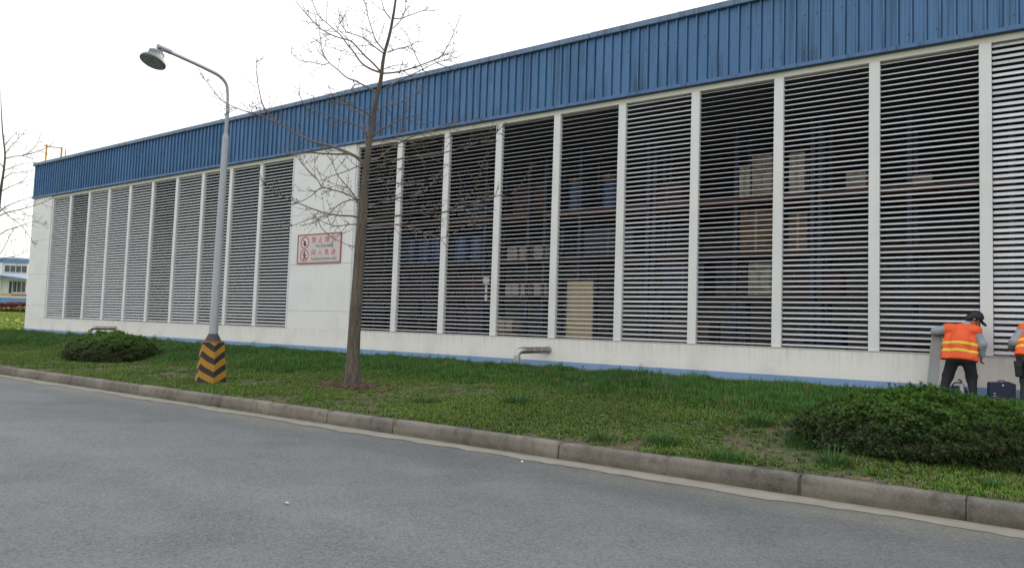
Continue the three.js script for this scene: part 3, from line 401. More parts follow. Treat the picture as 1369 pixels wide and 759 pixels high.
/* ---------- bare ginkgo trees ---------- */
const barkT = tex(256, 512, (u, v) => { const a = fbm(u * 20, v * 5, 131, 4, 20, 5), b = fbm(u * 6, v * 6, 133, 3, 6, 6), k = 0.55 + 0.9 * (a - 0.3) + 0.3 * (b - 0.5); return [k, k * 0.96, k * 0.92]; }, 3, 6);
const barkM = mat([0.172, 0.146, 0.118], 0.95, { map: barkT, bumpMap: gray(256, 512, (u, v) => fbm(u * 20, v * 5, 131, 4, 20, 5), 3, 6), bumpScale: 0.02 }), twigM = mat([0.15, 0.118, 0.095], 0.9), budM = mat([0.115, 0.095, 0.06], 0.9), sproutM = mat([0.075, 0.10, 0.03], 0.8, { side: THREE.DoubleSide });
function ginkgo(t, dep, trunkPx, trunkR, limbsPx, seed, density) {
  const r = rng(seed), O = t.position, P = (a) => at(a[0], a[1], dep + (a[2] || 0)).sub(O);
  const tp = trunkPx.map(P), curve = new THREE.CatmullRomCurve3(tp, false, 'centripetal'), n = 60, seg = 14, g = new THREE.TubeGeometry(curve, n, 1, seg, false), p = g.attributes.position;
  for (let i = 0; i <= n; i++) { const c = curve.getPointAt(i / n), f = i / n * (trunkR.length - 1), k = Math.min(trunkR.length - 2, Math.floor(f)), rad = lerp(trunkR[k], trunkR[k + 1], f - k); for (let j = 0; j <= seg; j++) { const q = i * (seg + 1) + j, m = rad * (1 + 0.16 * (vnoise((j % seg) * 0.9, i * 0.35, seed) - 0.5) + 0.10 * Math.max(0, vnoise((j % seg) * 0.5, i * 0.8, seed + 4) - 0.72) * 4 + (i < 4 ? 0.10 * (4 - i) / 4 * Math.cos(j * 2.2) : 0)); p.setXYZ(q, c.x + (p.getX(q) - c.x) * m, c.y + (p.getY(q) - c.y) * m, c.z + (p.getZ(q) - c.z) * m); } }
  g.computeVertexNormals(); part(t, 'trunk', g, barkM);
  const twigs = [], buds = [], sprouts = [];
  const budAt = (q, dir) => { const s = 0.015 + 0.022 * r(), c = new THREE.ConeGeometry(0.006 + 0.004 * r(), s, 4); c.translate(0, s / 2, 0); c.applyQuaternion(new THREE.Quaternion().setFromUnitVectors(V(0, 1, 0), dir)); c.translate(q.x, q.y, q.z); buds.push(c); };
  const perp = (tan) => { const a = V(r() - 0.5, r() - 0.5, r() - 0.5); return a.sub(tan.clone().multiplyScalar(a.dot(tan))).normalize(); };
  const dress = (cv, L, step, from) => { for (let s = from; s < L; s += step * (0.5 + r())) { const q = cv.getPointAt(clamp(s / L, 0, 1)), tan = cv.getTangentAt(clamp(s / L, 0, 1)); budAt(q, perp(tan).multiplyScalar(0.9).addScaledVector(tan, 0.4).normalize()); if (r() < 0.35) budAt(q, perp(tan)); if (r() < 0.03) { const l = new THREE.CircleGeometry(0.02, 5, 0, 2.4); l.applyQuaternion(new THREE.Quaternion().setFromUnitVectors(V(0, 0, 1), perp(tan))); l.translate(q.x, q.y, q.z); sprouts.push(l); } } };
  const grow = (q, dir, L, rad, lvl) => {
    const pts = [q.clone()], d = dir.clone(), bend = V(r() - 0.5, 0.25 + 0.5 * r(), r() - 0.5).multiplyScalar(0.5); let c = q.clone();
    for (let i = 1; i <= 4; i++) { d.addScaledVector(bend, 0.25).add(V(r() - 0.5, r() - 0.5, r() - 0.5).multiplyScalar(0.18)).normalize(); c = c.clone().addScaledVector(d, L / 4); pts.push(c); }
    const gg = limb(pts, rad, 0.0026, 4, 6); twigs.push(gg); const cv = gg.userData.curve; dress(cv, L, 0.075, 0.04);
    if (lvl > 0) { const k = Math.floor(L * 2.2 + r() * 1.5); for (let i = 0; i < k; i++) { const s = 0.25 + 0.65 * r(), tan = cv.getTangentAt(s); grow(cv.getPointAt(s), tan.clone().multiplyScalar(0.7).addScaledVector(perp(tan), 0.8).normalize(), L * (0.3 + 0.35 * r()), rad * 0.55, lvl - 1); } }
  };
  for (const [r0, dz, pts, bare] of limbsPx) {
    const m = pts.length - 1, q = pts.map((a, i) => P([a[0], a[1], dz * Math.pow(i / m, 1.2)])), gg = limb(q, r0, 0.0042, 7, pts.length * 4, 0.8), cv = gg.userData.curve, L = cv.getLength ? cv.getLength() : 1;
    part(t, 'branch', gg, twigM); dress(cv, L, 0.055, 0.15);
    const cnt = bare ? 0 : Math.round(L * density); for (let i = 0; i < cnt; i++) { const s = 0.12 + 0.85 * r(), tan = cv.getTangentAt(s); grow(cv.getPointAt(s), tan.clone().multiplyScalar(0.75).addScaledVector(perp(tan), 0.85).normalize(), lerp(0.75, 0.22, s) * (0.4 + 0.8 * r()), Math.min(0.0066, r0 * 0.5), 1); }
  }
  tag(part(t, 'twig', merge(twigs), twigM), null, null, null, 'stuff'); tag(part(t, 'bud', merge(buds), budM), null, null, null, 'stuff');
  if (sprouts.length) tag(part(t, 'sprout', merge(sprouts), sproutM), null, null, null, 'stuff');
}
{
  const t = thing('ginkgo_tree', 'slender bare tree with budding branches on the grass in front of the pier', 'tree', [-11.08, 0.27, -10.2]);
  ginkgo(t, 14.63, [[470, 524], [471, 505], [473, 450], [478, 380], [484, 300], [488, 240], [491, 212], [495, 180], [500, 150], [505, 125], [509, 105], [513, 75], [521, 45], [528, 5], [532, -30], [534, -75]],
    [0.19, 0.128, 0.118, 0.112, 0.108, 0.102, 0.094, 0.072, 0.058, 0.047, 0.041, 0.034, 0.029, 0.023, 0.015, 0.006], [
      [0.022, 0.5, [[509, 97], [495, 92], [483, 84], [473, 70], [463, 58], [456, 48], [447, 40], [437, 31], [425, 20], [420, 8], [414, -8]]],
      [0.02, -0.6, [[508, 95], [498, 84], [487, 74], [478, 64], [469, 55], [452, 50], [440, 45], [428, 38], [412, 22], [398, 5], [390, -8]]],
      [0.015, -0.9, [[512, 71], [500, 62], [490, 54], [480, 48], [470, 45], [461, 40], [455, 30], [452, 10]]],
      [0.015, 0.5, [[513, 67], [503, 55], [499, 45], [494, 30], [488, 5], [486, -8]]],
      [0.013, -0.3, [[522, 25], [514, 14], [510, 0], [507, -14]]],
      [0.02, 0.8, [[504, 124], [494, 118], [484, 113], [475, 108], [464, 104], [450, 92], [440, 84], [432, 73], [428, 50], [425, 28]]],
      [0.009, 1.0, [[440, 84], [432, 86], [415, 83], [400, 80], [388, 70]]],
      [0.018, -0.8, [[512, 98], [525, 97], [540, 94], [556, 89], [570, 84], [580, 80], [588, 77], [600, 58], [608, 40], [616, 20]]],
      [0.009, -0.5, [[566, 94], [556, 75], [549, 58], [542, 42]]],
      [0.016, 0.7, [[508, 122], [520, 115], [540, 105], [566, 92], [580, 85], [595, 80], [612, 76], [622, 70]]],
      [0.013, -0.6, [[518, 70], [532, 65], [545, 62], [552, 58]]],
      [0.013, 0.6, [[524, 24], [535, 25], [545, 21], [560, 16], [575, 10]]],
      [0.01, -0.3, [[525, 38], [535, 28], [541, 15], [543, -2]]],
      [0.011, 0.4, [[514, 92], [525, 88], [545, 86]]],
      [0.032, 0.3, [[491, 203], [489, 182], [486, 168], [484, 155], [480, 150], [470, 147], [460, 138], [455, 125]]],
      [0.036, 0.9, [[489, 222], [478, 211], [465, 204], [452, 199], [438, 194], [420, 190], [400, 181], [385, 173], [370, 163], [359, 152], [351, 140], [346, 120], [343, 100], [342, 75]]],
      [0.013, 1.5, [[368, 163], [355, 157], [335, 151], [318, 145], [300, 137], [290, 127], [278, 112], [267, 97]]],
      [0.028, -0.3, [[478, 211], [468, 206], [450, 206], [430, 205], [410, 204], [388, 206], [370, 200]]],
      [0.018, 0.3, [[484, 285], [476, 265], [462, 247], [452, 235], [446, 222], [443, 206]]],
      [0.02, 0.8, [[485, 278], [472, 264], [460, 258], [445, 254], [430, 251], [415, 262], [400, 270], [385, 273]]],
      [0.012, 0.9, [[430, 251], [424, 240], [412, 228], [403, 217], [393, 206], [386, 196]]],
      [0.013, -0.5, [[488, 220], [476, 223], [465, 228], [450, 233], [437, 238], [428, 249]]],
      [0.02, 1.2, [[483, 292], [472, 289], [456, 288], [440, 286], [420, 280], [400, 272], [386, 266], [373, 261], [360, 250], [350, 240], [344, 222]]],
      [0.013, -0.7, [[486, 266], [470, 267], [455, 272], [445, 280], [437, 288], [415, 292], [390, 302], [375, 305]]],
      [0.013, -0.2, [[483, 300], [468, 300], [450, 302], [440, 300], [424, 292], [418, 283]]],
      [0.009, 0.2, [[424, 292], [430, 305], [445, 318], [472, 330], [484, 334]]],
      [0.026, -0.9, [[486, 296], [500, 292], [515, 290], [535, 288], [560, 285], [590, 284], [615, 278], [640, 270], [660, 263], [690, 255], [700, 240], [716, 218]]],
      [0.012, -1.2, [[598, 283], [615, 270], [632, 255], [640, 235], [652, 200]]],
      [0.02, 0.7, [[487, 278], [510, 270], [530, 265], [560, 258], [575, 248], [590, 228], [600, 218]]],
      [0.022, -1.2, [[490, 228], [505, 224], [520, 217], [545, 210], [575, 207], [610, 200], [640, 190], [660, 180], [677, 163]]],
      [0.022, 0.9, [[492, 215], [505, 212], [520, 200], [545, 185], [575, 175], [600, 165], [620, 160], [652, 157]]],
      [0.016, -0.6, [[498, 182], [508, 174], [520, 168], [535, 160], [556, 154], [580, 146]]],
      [0.016, 0.9, [[494, 190], [508, 188], [530, 186], [555, 192], [580, 190], [605, 182]]],
      [0.018, 0.5, [[490, 178], [482, 170], [470, 165], [455, 160], [435, 153], [418, 146], [406, 138], [400, 125], [401, 108]]],
      [0.016, -1.0, [[499, 160], [488, 150], [474, 143], [458, 134], [445, 128], [438, 112]]],
      [0.014, -1.1, [[487, 243], [500, 240], [520, 243], [545, 247], [570, 240], [590, 232]]],
      [0.014, 1.0, [[502, 148], [515, 142], [532, 138], [550, 128], [566, 124]]],
      [0.014, -0.9, [[484, 300], [500, 303], [520, 300], [545, 303], [565, 310], [590, 318], [625, 300], [640, 290]]],
    ], 501, 5.6);
  const ms = rng(5), ch = [], y0 = (x, z) => bankY(x, z); // bark mulch scattered round the trunk
  for (let i = 0; i < 900; i++) { const a = ms() * 6.283, d = 0.15 + Math.abs(ms() + ms() - 1) * 0.95, x = -11.08 + Math.cos(a) * d * 1.25, z = -10.15 + Math.sin(a) * d * 0.7, b = new THREE.BoxGeometry(0.02 + 0.06 * ms(), 0.006, 0.012 + 0.02 * ms()); b.rotateZ((ms() - 0.5)); b.rotateY(ms() * 6); b.translate(x, y0(x, z) + 0.03 + 0.05 * ms() * (1 - d), z); ch.push(b); }
  tag(part(scene, 'bark_mulch', merge(ch), mat([0.15, 0.10, 0.07], 0.95)), 'brown bark mulch and litter round the tree foot', null, null, 'stuff');
  const t2 = thing('ginkgo_tree', 'bare tree at the left edge whose branches reach before the hall corner', 'tree', [-29.6, 0.25, -10.1]);
  ginkgo(t2, 25.6, [[-20, 482], [-19, 460], [-15, 400], [-8, 330], [0, 256], [4, 228], [6, 207], [3, 180], [1, 150], [0, 120]], [0.2, 0.15, 0.125, 0.10, 0.06, 0.048, 0.038, 0.028, 0.018, 0.006], [
    [0.02, 0.6, [[5, 212], [18, 209], [32, 207], [45, 197], [52, 185], [54, 174]]], [0.02, 0.8, [[30, 207], [45, 204], [58, 199], [76, 189]]], [0.015, -0.6, [[5, 207], [14, 195], [24, 185], [36, 172]]], [0.02, 0.4, [[4, 196], [14, 184], [22, 176]]], [0.02, -0.5, [[5, 225], [-8, 210], [-18, 195]]],
    [0.024, 0.9, [[-4, 285], [6, 277], [16, 272], [34, 266], [48, 261]]], [0.024, -0.4, [[-5, 290], [8, 284], [26, 280], [47, 274], [68, 265], [80, 254]]], [0.018, 0.7, [[0, 256], [16, 248], [28, 244], [46, 239]]], [0.02, -0.9, [[-8, 318], [8, 308], [20, 304], [32, 300], [45, 296], [64, 300]]], [0.018, 1.0, [[-14, 350], [0, 338], [10, 320], [18, 303]]],
    [0.018, -0.7, [[-12, 358], [4, 346], [20, 342], [40, 334]]], [0.018, 0.9, [[-2, 262], [-20, 250], [-40, 240]]], [0.018, 0.4, [[2, 240], [14, 232], [30, 230], [44, 228]]], [0.015, -0.8, [[-2, 275], [12, 290], [26, 300], [40, 318], [46, 330]]], [0.015, 0.3, [[3, 228], [20, 222], [34, 218], [48, 216]]], [0.018, -0.3, [[-10, 330], [-24, 320], [-40, 300]]],
  ], 733, 4.6);
}

/* ---------- clipped juniper shrubs ---------- */
{
  const sr = rng(88), leaf = [];
  for (let i = 0; i < 13; i++) { // one spray: short needles fanned round an upward axis
    const a = i * 2.4, el = 0.25 + 0.9 * (i / 13), L = 0.05 + 0.03 * sr(), w = 0.0085, d = V(Math.cos(a) * Math.sin(el), Math.cos(el), Math.sin(a) * Math.sin(el)), s = V(-Math.sin(a), 0, Math.cos(a)), b = V(0, 0.012 * (i % 5), 0), m = b.clone().addScaledVector(d, L * 0.55), e = b.clone().addScaledVector(d, L);
    leaf.push(b.x - s.x * w * 0.4, b.y, b.z - s.z * w * 0.4, b.x + s.x * w * 0.4, b.y, b.z + s.z * w * 0.4, m.x + s.x * w, m.y, m.z + s.z * w); leaf.push(b.x - s.x * w * 0.4, b.y, b.z - s.z * w * 0.4, m.x + s.x * w, m.y, m.z + s.z * w, m.x - s.x * w, m.y, m.z - s.z * w); leaf.push(m.x - s.x * w, m.y, m.z - s.z * w, m.x + s.x * w, m.y, m.z + s.z * w, e.x, e.y, e.z);
  }
  const sg = new THREE.BufferGeometry(); sg.setAttribute('position', new THREE.Float32BufferAttribute(leaf, 3)); sg.computeVertexNormals();
  const leafM = mat([1, 1, 1], 0.75, { side: THREE.DoubleSide });
  const shrub = (label, x, z, rx, rz, h, count, seed, sc, bottom) => {
    const r = rng(seed), gy = bankY(x, z) - 0.03, t = thing('juniper_shrub', label, 'shrub', [x, gy, z]);
    const lump = (a, e) => 1 + 0.15 * (fbm(Math.cos(a) * 2.2 + 5, Math.sin(a) * 2.2 + e * 2.5, seed, 3) - 0.5) * 2 + 0.07 * (vnoise(Math.cos(a) * 6 + 9, Math.sin(a) * 6 + e * 7, seed + 3) - 0.5) * 2;
    const im = new THREE.InstancedMesh(sg, leafM, count), M = new THREE.Matrix4(), c = new THREE.Color(), q = new THREE.Quaternion();
    for (let i = 0; i < count; i++) {
      const a = r() * 6.2832, e = Math.asin(Math.pow(r(), 0.9)), k0 = lump(a, e), ce = Math.cos(e);
      const cl = vnoise(a * 9 * ce + 31, e * 11, seed + 8) * 0.6 + vnoise(a * 21 * ce + 7, e * 24, seed + 9) * 0.4, shoot = r() < 0.03 ? 1.04 + 0.08 * r() : 1; if (r() < sst(0.5, 0.25, cl) * 0.75) { M.makeScale(0, 0, 0); M.setPosition(0, 0.1, 0); im.setMatrixAt(i, M); im.setColorAt(i, c.setRGB(0.05, 0.08, 0.02)); continue; } const k = k0 * (0.9 + 0.16 * cl) * shoot, depth = 1 - 0.16 * Math.pow(r(), 1.6);
      const fl = Math.pow(ce, 1.25), px = Math.cos(a) * fl * rx * k * depth, pz = Math.sin(a) * fl * rz * k * depth, py = 0.05 + (Math.pow(Math.sin(e), 1.02)) * h * k * depth;
      const out = V(Math.cos(a) * ce, 0.35 + Math.sin(e) * 1.1, Math.sin(a) * ce).add(V(r() - 0.5, r() - 0.5, r() - 0.5).multiplyScalar(0.9)).normalize();
      q.setFromUnitVectors(V(0, 1, 0), out); const s = sc * (0.7 + 0.7 * r()); M.compose(V(px, py, pz), q, V(s, s, s)); im.setMatrixAt(i, M);
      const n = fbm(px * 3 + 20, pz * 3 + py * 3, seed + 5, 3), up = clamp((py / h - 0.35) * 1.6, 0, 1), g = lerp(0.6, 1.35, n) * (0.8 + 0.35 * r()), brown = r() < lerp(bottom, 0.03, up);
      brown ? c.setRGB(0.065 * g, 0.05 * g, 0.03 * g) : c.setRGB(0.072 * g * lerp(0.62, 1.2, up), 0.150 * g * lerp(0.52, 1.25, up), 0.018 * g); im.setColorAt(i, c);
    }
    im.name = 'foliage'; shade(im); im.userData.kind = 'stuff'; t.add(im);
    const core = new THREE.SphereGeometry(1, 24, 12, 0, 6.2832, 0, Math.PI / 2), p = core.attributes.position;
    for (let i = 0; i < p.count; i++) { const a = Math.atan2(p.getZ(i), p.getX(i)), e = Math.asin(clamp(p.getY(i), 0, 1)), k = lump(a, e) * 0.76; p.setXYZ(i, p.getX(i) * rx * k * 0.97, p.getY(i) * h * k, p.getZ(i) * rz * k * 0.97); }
    core.computeVertexNormals(); part(t, 'dark_core', core, mat([0.022, 0.02, 0.012], 1));  // solid dark core added inside the leaves to block the view through
    for (let i = 0; i < 6; i++) { const a = i * 1.05 + 0.3; part(t, 'stem', limb([V(0.08 * Math.cos(a), 0, 0.08 * Math.sin(a)), V(rx * 0.4 * Math.cos(a), h * 0.35, rz * 0.4 * Math.sin(a)), V(rx * 0.7 * Math.cos(a), h * 0.6, rz * 0.7 * Math.sin(a))], 0.022, 0.008, 6), twigM); }
    return t;
  };
  shrub('large spreading dark green juniper shrub near the kerb in front of the workers', -1.08, -10.0, 1.34, 1.1, 0.62, 50000, 301, 0.62, 0.16);
  shrub('low rounded dark juniper shrub on the grass left of the street lamp', -21.25, -10.55, 1.6, 1.1, 0.68, 30000, 302, 0.75, 0.28);
}

/* ---------- grass ---------- */
{
  const tuft = (n, seed, spread, lean) => { const r = rng(seed), p = []; for (let i = 0; i < n; i++) { const a = r() * 6.283, d = spread * Math.sqrt(r()), x = Math.cos(a) * d, z = Math.sin(a) * d, b = r() * 6.283, w = 0.05 + 0.03 * r(), h = 0.55 + 0.5 * r(), l = lean * (0.3 + r()), dx = Math.cos(b), dz = Math.sin(b), sx = -dz * w, sz = dx * w; const A = [x - sx, 0, z - sz], B = [x + sx, 0, z + sz], C = [x + dx * l * 0.35 + sx * 0.8, h * 0.6, z + dz * l * 0.35 + sz * 0.8], D = [x + dx * l * 0.35 - sx * 0.8, h * 0.6, z + dz * l * 0.35 - sz * 0.8], E = [x + dx * l, h, z + dz * l]; p.push(...A, ...B, ...C, ...A, ...C, ...D, ...D, ...C, ...E); } const g = new THREE.BufferGeometry(); g.setAttribute('position', new THREE.Float32BufferAttribute(p, 3)); g.computeVertexNormals(); return g; };
  const gm = mat([1, 1, 1], 0.7, { side: THREE.DoubleSide }), T = [tuft(12, 1, 0.5, 0.45), tuft(14, 2, 0.55, 0.6)], r = rng(404);
  const keep = (x, z) => !((x + 1.08) ** 2 / 1.4 + (z + 10) ** 2 / 0.7 < 1) && !((x + 21.25) ** 2 / 2 + (z + 10.55) ** 2 / 0.8 < 1) && !(Math.hypot(x + 13.9, z + 8.9) < 0.36) && !(Math.hypot((x + 11.08) / 1.3, (z + 10.15) / 0.75) < 0.55 + 0.3 * r());
  const list = [[], []];
  const put = (x, z, far) => {
    const tall = clamp(sst(-11.2, -12.6, z + 1.1 * (fbm(x * 0.35, z * 0.35, 141, 3) - 0.5) * 2 + (x < -14 ? -1.2 : 0)), 0, 1), patch = fbm(x * 0.75, z * 0.75, 143, 4), fine = vnoise(x * 3.2, z * 3.2, 145);
    if (!far) { const bald = (1 - tall) * sst(0.475, 0.35, patch + 0.14 * (fine - 0.5)); if (r() < bald * 0.88) return; if (z > -8.05 && r() < 0.55) return; if (z < -15.35 && r() < 0.6) return; }
    const clump = lerp(0.55, 1.5, vnoise(x * 2.1 + 40, z * 2.1, 149)) * (r() < 0.05 ? 1.5 : 1); if (!far && x > -9 && z < -15.15 + 0.2 * (fine - 0.5)) return;
    const h = far ? 0.10 + 0.09 * r() : lerp(0.030 + 0.06 * r() * (0.3 + patch), (0.085 + 0.10 * r() * (0.5 + fine)) * clump * lerp(1, 0.7, sst(-14.6, -15.3, z)), tall), w = far ? 0.16 : lerp(0.075, 0.105, tall) * (0.8 + 0.4 * r());
    const dry = !far && r() < lerp(0.16, 0.045, tall), k = (0.7 + 0.6 * r()) * lerp(0.72, 1.28, fbm(x * 0.5 + 9, z * 0.5, 147, 3)), y = (1 - tall) * 0.7 + 0.3 * patch;
    const c = dry ? [0.19 * k, 0.17 * k, 0.07 * k] : far ? [0.125 * k, 0.20 * k, 0.022 * k] : [lerp(0.048, 0.108, y) * k, lerp(0.142, 0.19, y) * k, lerp(0.020, 0.017, y) * k];  // far blades get a brighter tone: sunlight put into their colour
    list[r() < 0.5 ? 0 : 1].push([x, bankY(x, z) - 0.006, z, w, h, r() * 6.283, c]);
  };
  // denser where it lies nearer
  for (let i = 0; i < 210000; i++) { const x = 9 - 60 * Math.pow(r(), 1.35), z = -7.88 - 7.62 * r(); if (!keep(x, z)) continue; put(x, z, false); }
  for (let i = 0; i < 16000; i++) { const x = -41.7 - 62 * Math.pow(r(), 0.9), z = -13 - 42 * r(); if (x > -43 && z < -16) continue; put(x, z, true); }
  T.forEach((g, n) => { const L = list[n], im = new THREE.InstancedMesh(g, gm, L.length), M = new THREE.Matrix4(), q = new THREE.Quaternion(), c = new THREE.Color(); L.forEach(([x, y, z, w, h, a, k], i) => { M.compose(V(x, y, z), q.setFromAxisAngle(V(0, 1, 0), a), V(w, h, w)); im.setMatrixAt(i, M); im.setColorAt(i, c.setRGB(...k)); }); im.name = numbered('grass'); shade(im); tag(im, n ? 'longer blades of the green lawn' : 'green lawn grass on the bank and field', null, null, 'stuff'); scene.add(im); });
  // separate coarse clumps
  const cm = mat([0.05, 0.135, 0.024], 0.65, { side: THREE.DoubleSide }), cm2 = mat([0.07, 0.13, 0.028], 0.65, { side: THREE.DoubleSide }), cg = (seed) => { const rr = rng(seed), p = []; for (let i = 0; i < 190; i++) { const a = rr() * 6.283, d = 0.15 * Math.sqrt(rr()), b = a + (rr() - 0.5), L = 0.10 + 0.15 * rr(), out = 0.25 + 0.75 * rr(), w = 0.0045; let pr = V(Math.cos(a) * d, 0, Math.sin(a) * d), dir = V(Math.cos(b) * out * 0.5, 1, Math.sin(b) * out * 0.5).normalize(); const s = V(-Math.sin(b), 0, Math.cos(b)).multiplyScalar(w); for (let k = 0; k < 4; k++) { const nx = pr.clone().addScaledVector(dir, L / 4), w0 = 1 - k * 0.22, w1 = 1 - (k + 1) * 0.24; const A = pr.clone().addScaledVector(s, w0), B = pr.clone().addScaledVector(s, -w0), C = nx.clone().addScaledVector(s, w1), D = nx.clone().addScaledVector(s, -w1); for (const q of [A, B, C, B, D, C]) p.push(q.x, q.y, q.z); dir.add(V(Math.cos(b) * out * 0.28, -0.22 * out, Math.sin(b) * out * 0.28)).normalize(); pr = nx; } } const g = new THREE.BufferGeometry(); g.setAttribute('position', new THREE.Float32BufferAttribute(p, 3)); g.computeVertexNormals(); return g; };
  const cgs = [cg(11), cg(12), cg(13)], W = (u, v) => { const d = at(u, v, 1).sub(EYE), k = 0.43 / 7.55, tt = (0.17 - 7.85 * k - 1.55) / (d.y + k * d.z); return EYE.clone().addScaledVector(d, tt); };
  [[1115, 622, 1.1, 'long bladed grass clump at the left foot of the large shrub'], [1352, 632, 1.2, 'bright grass clump at the right foot of the large shrub'], [1330, 652, 0.7, 'small grass clump near the kerb right of the shrub'], [690, 541, 1.3, 'dark grass clump on thin lawn right of the duct pipe'], [806, 592, 1.1, 'small dark grass clump close to the kerb, left of a pair'], [886, 597, 1.3, 'dark grass clump close to the kerb, right of a pair'], [1010, 568, 1.3, 'dark grass clump left of the large shrub on thin lawn'], [570, 540, 1.2, 'dark grass clump on the lawn right of the tree'], [970, 618, 1.1, 'green grass clump beside the kerb before the large shrub'], [1072, 598, 1.3, 'dry brownish clump against the left side of the large shrub']].forEach(([u, v, s, l], i) => {
    const p = W(u, v), o = thing('grass_clump', l, 'grass clump', [p.x, bankY(p.x, p.z) - 0.01, p.z], 'coarse grass clumps in the lawn'); part(o, 'blades', cgs[i % 3], i % 3 === 1 ? cm2 : cm); const thatch = new THREE.SphereGeometry(0.1, 8, 4, 0, 6.283, 0, 1.57); thatch.scale(1, 0.35, 1); part(o, 'thatch', thatch, mat([0.06, 0.055, 0.03], 1)); o.scale.setScalar(s); o.rotation.y = i * 1.3;
  });
  [[-9.62, -15.72, 'dark leafless weed sprig by the wall right of the duct pipe', 0.20], [-9.05, -15.74, 'small dark weed stub by the wall further right of the duct pipe', 0.13], [-21.9, -15.55, 'leafy weed tuft against the wall right of the street lamp', 0.24]].forEach(([x, z, l, h], i) => { const o = thing('weed', l, 'weed', [x, 0.59, z]), q = rng(600 + i); for (let k = 0; k < 5; k++) { const a = q() * 6.283, e = 0.2 + 0.3 * q(); part(o, 'stem', limb([V(0, 0, 0), V(Math.cos(a) * e * h * 0.4, h * 0.6, Math.sin(a) * e * h * 0.4), V(Math.cos(a) * e * h, h, Math.sin(a) * e * h)], 0.006, 0.003, 5), i < 2 ? twigM : cm); } const lv = []; for (let k = 0; k < (i < 2 ? 4 : 22); k++) { const c = new THREE.CircleGeometry(0.028, 6); c.scale(1, 0.5, 1); c.rotateX(q() * 3); c.rotateY(q() * 6.3); c.translate((q() - 0.5) * h * 0.9, h * (0.3 + 0.75 * q()), (q() - 0.5) * h * 0.7); lv.push(c); } tag(part(o, 'leaf', merge(lv), cm), null, null, null, 'stuff'); });
  // dead stalks, stones and dry litter in the thin patches
  const li = [], rr = rng(55); for (let i = 0; i < 5200; i++) { const x = 6 - 34 * Math.pow(rr(), 1.2), z = -7.9 - 3.6 * Math.pow(rr(), 1.5); if (fbm(x * 0.75, z * 0.75, 143, 4) > 0.52) continue; const b = new THREE.BoxGeometry(0.02 + 0.05 * rr(), 0.003, 0.004 + 0.012 * rr()); b.rotateZ((rr() - 0.5) * 0.8); b.rotateY(rr() * 6.3); b.translate(x, bankY(x, z) + 0.012 + 0.02 * rr(), z); li.push(b); }
  tag(part(scene, 'dry_litter', merge(li), mat([0.24, 0.19, 0.12], 0.95)), 'dry leaf litter on the thin lawn by the kerb', null, null, 'stuff');
  // scraps of litter
  [[383, 674, 0.035, 'white paper scrap on the road at lower left'], [1262, 645, 0.0, 'white scrap lying on the kerb top near the large shrub'], [698, 618, 0.03, 'pale scrap on the gutter strip below the duct pipe'], [806, 559, 0.0, 'brown dead leaf curled on the lawn right of the duct pipe']].forEach(([u, v, s, l], i) => {
    const d = at(u, v, 1).sub(EYE), p = i === 3 ? W(u, v) : EYE.clone().addScaledVector(d, ((i === 1 ? 0.205 : 0.003) - 1.55) / d.y); if (i === 3) p.y = bankY(p.x, p.z) + 0.03;
    const o = thing(i === 3 ? 'dead_leaf' : 'paper_scrap', l, i === 3 ? 'leaf' : 'litter', [p.x, p.y, p.z]), g = new THREE.PlaneGeometry(0.07, 0.05, 4, 3), q = g.attributes.position; for (let k = 0; k < q.count; k++) q.setZ(k, 0.012 + 0.02 * hash(k, i, 9)); g.rotateX(-Math.PI / 2); g.computeVertexNormals(); o.scale.setScalar(i === 3 ? 1 : 0.6); part(o, i === 3 ? 'leaf_blade' : 'sheet', g, i === 3 ? mat([0.22, 0.13, 0.07], 0.9, { side: THREE.DoubleSide }) : mat([0.75, 0.74, 0.7], 0.8, { side: THREE.DoubleSide })); o.rotation.y = i; });
}

/* ---------- people ---------- */
const smin = (a, b, k) => { const h = clamp(0.5 + 0.5 * (b - a) / k, 0, 1); return lerp(b, a, h) - k * h * (1 - h); };
const cap = (x, y, z, [a, b, ra, rb]) => { const px = x - a[0], py = y - a[1], pz = z - a[2], bx_ = b[0] - a[0], by = b[1] - a[1], bz = b[2] - a[2], h = clamp((px * bx_ + py * by + pz * bz) / (bx_ * bx_ + by * by + bz * bz + 1e-9), 0, 1); return Math.hypot(px - bx_ * h, py - by * h, pz - bz * h) - lerp(ra, rb, h); };
const field = (bones, k) => (x, y, z) => { let d = 9; for (const b of bones) d = d > 8 ? cap(x, y, z, b) : smin(d, cap(x, y, z, b), k); return d; };
const boundsOf = (bones, m) => { const lo = [9e9, 9e9, 9e9], hi = [-9e9, -9e9, -9e9]; for (const [a, b, ra, rb] of bones) for (const [p, r] of [[a, ra], [b, rb]]) for (let i = 0; i < 3; i++) { lo[i] = Math.min(lo[i], p[i] - r - m); hi[i] = Math.max(hi[i], p[i] + r + m); } return [lo, hi]; };
const skinM = mat([0.36, 0.20, 0.13], 0.6), shirtM = mat([0.30, 0.34, 0.38], 0.85), vestM = mat([0.90, 0.115, 0.022], 0.6), bandM = mat([0.85, 0.62, 0.05], 0.4), trouserM = mat([0.014, 0.015, 0.02], 0.85), shoeM = mat([0.03, 0.03, 0.032], 0.6), hairM = mat([0.008, 0.009, 0.014], 0.55);
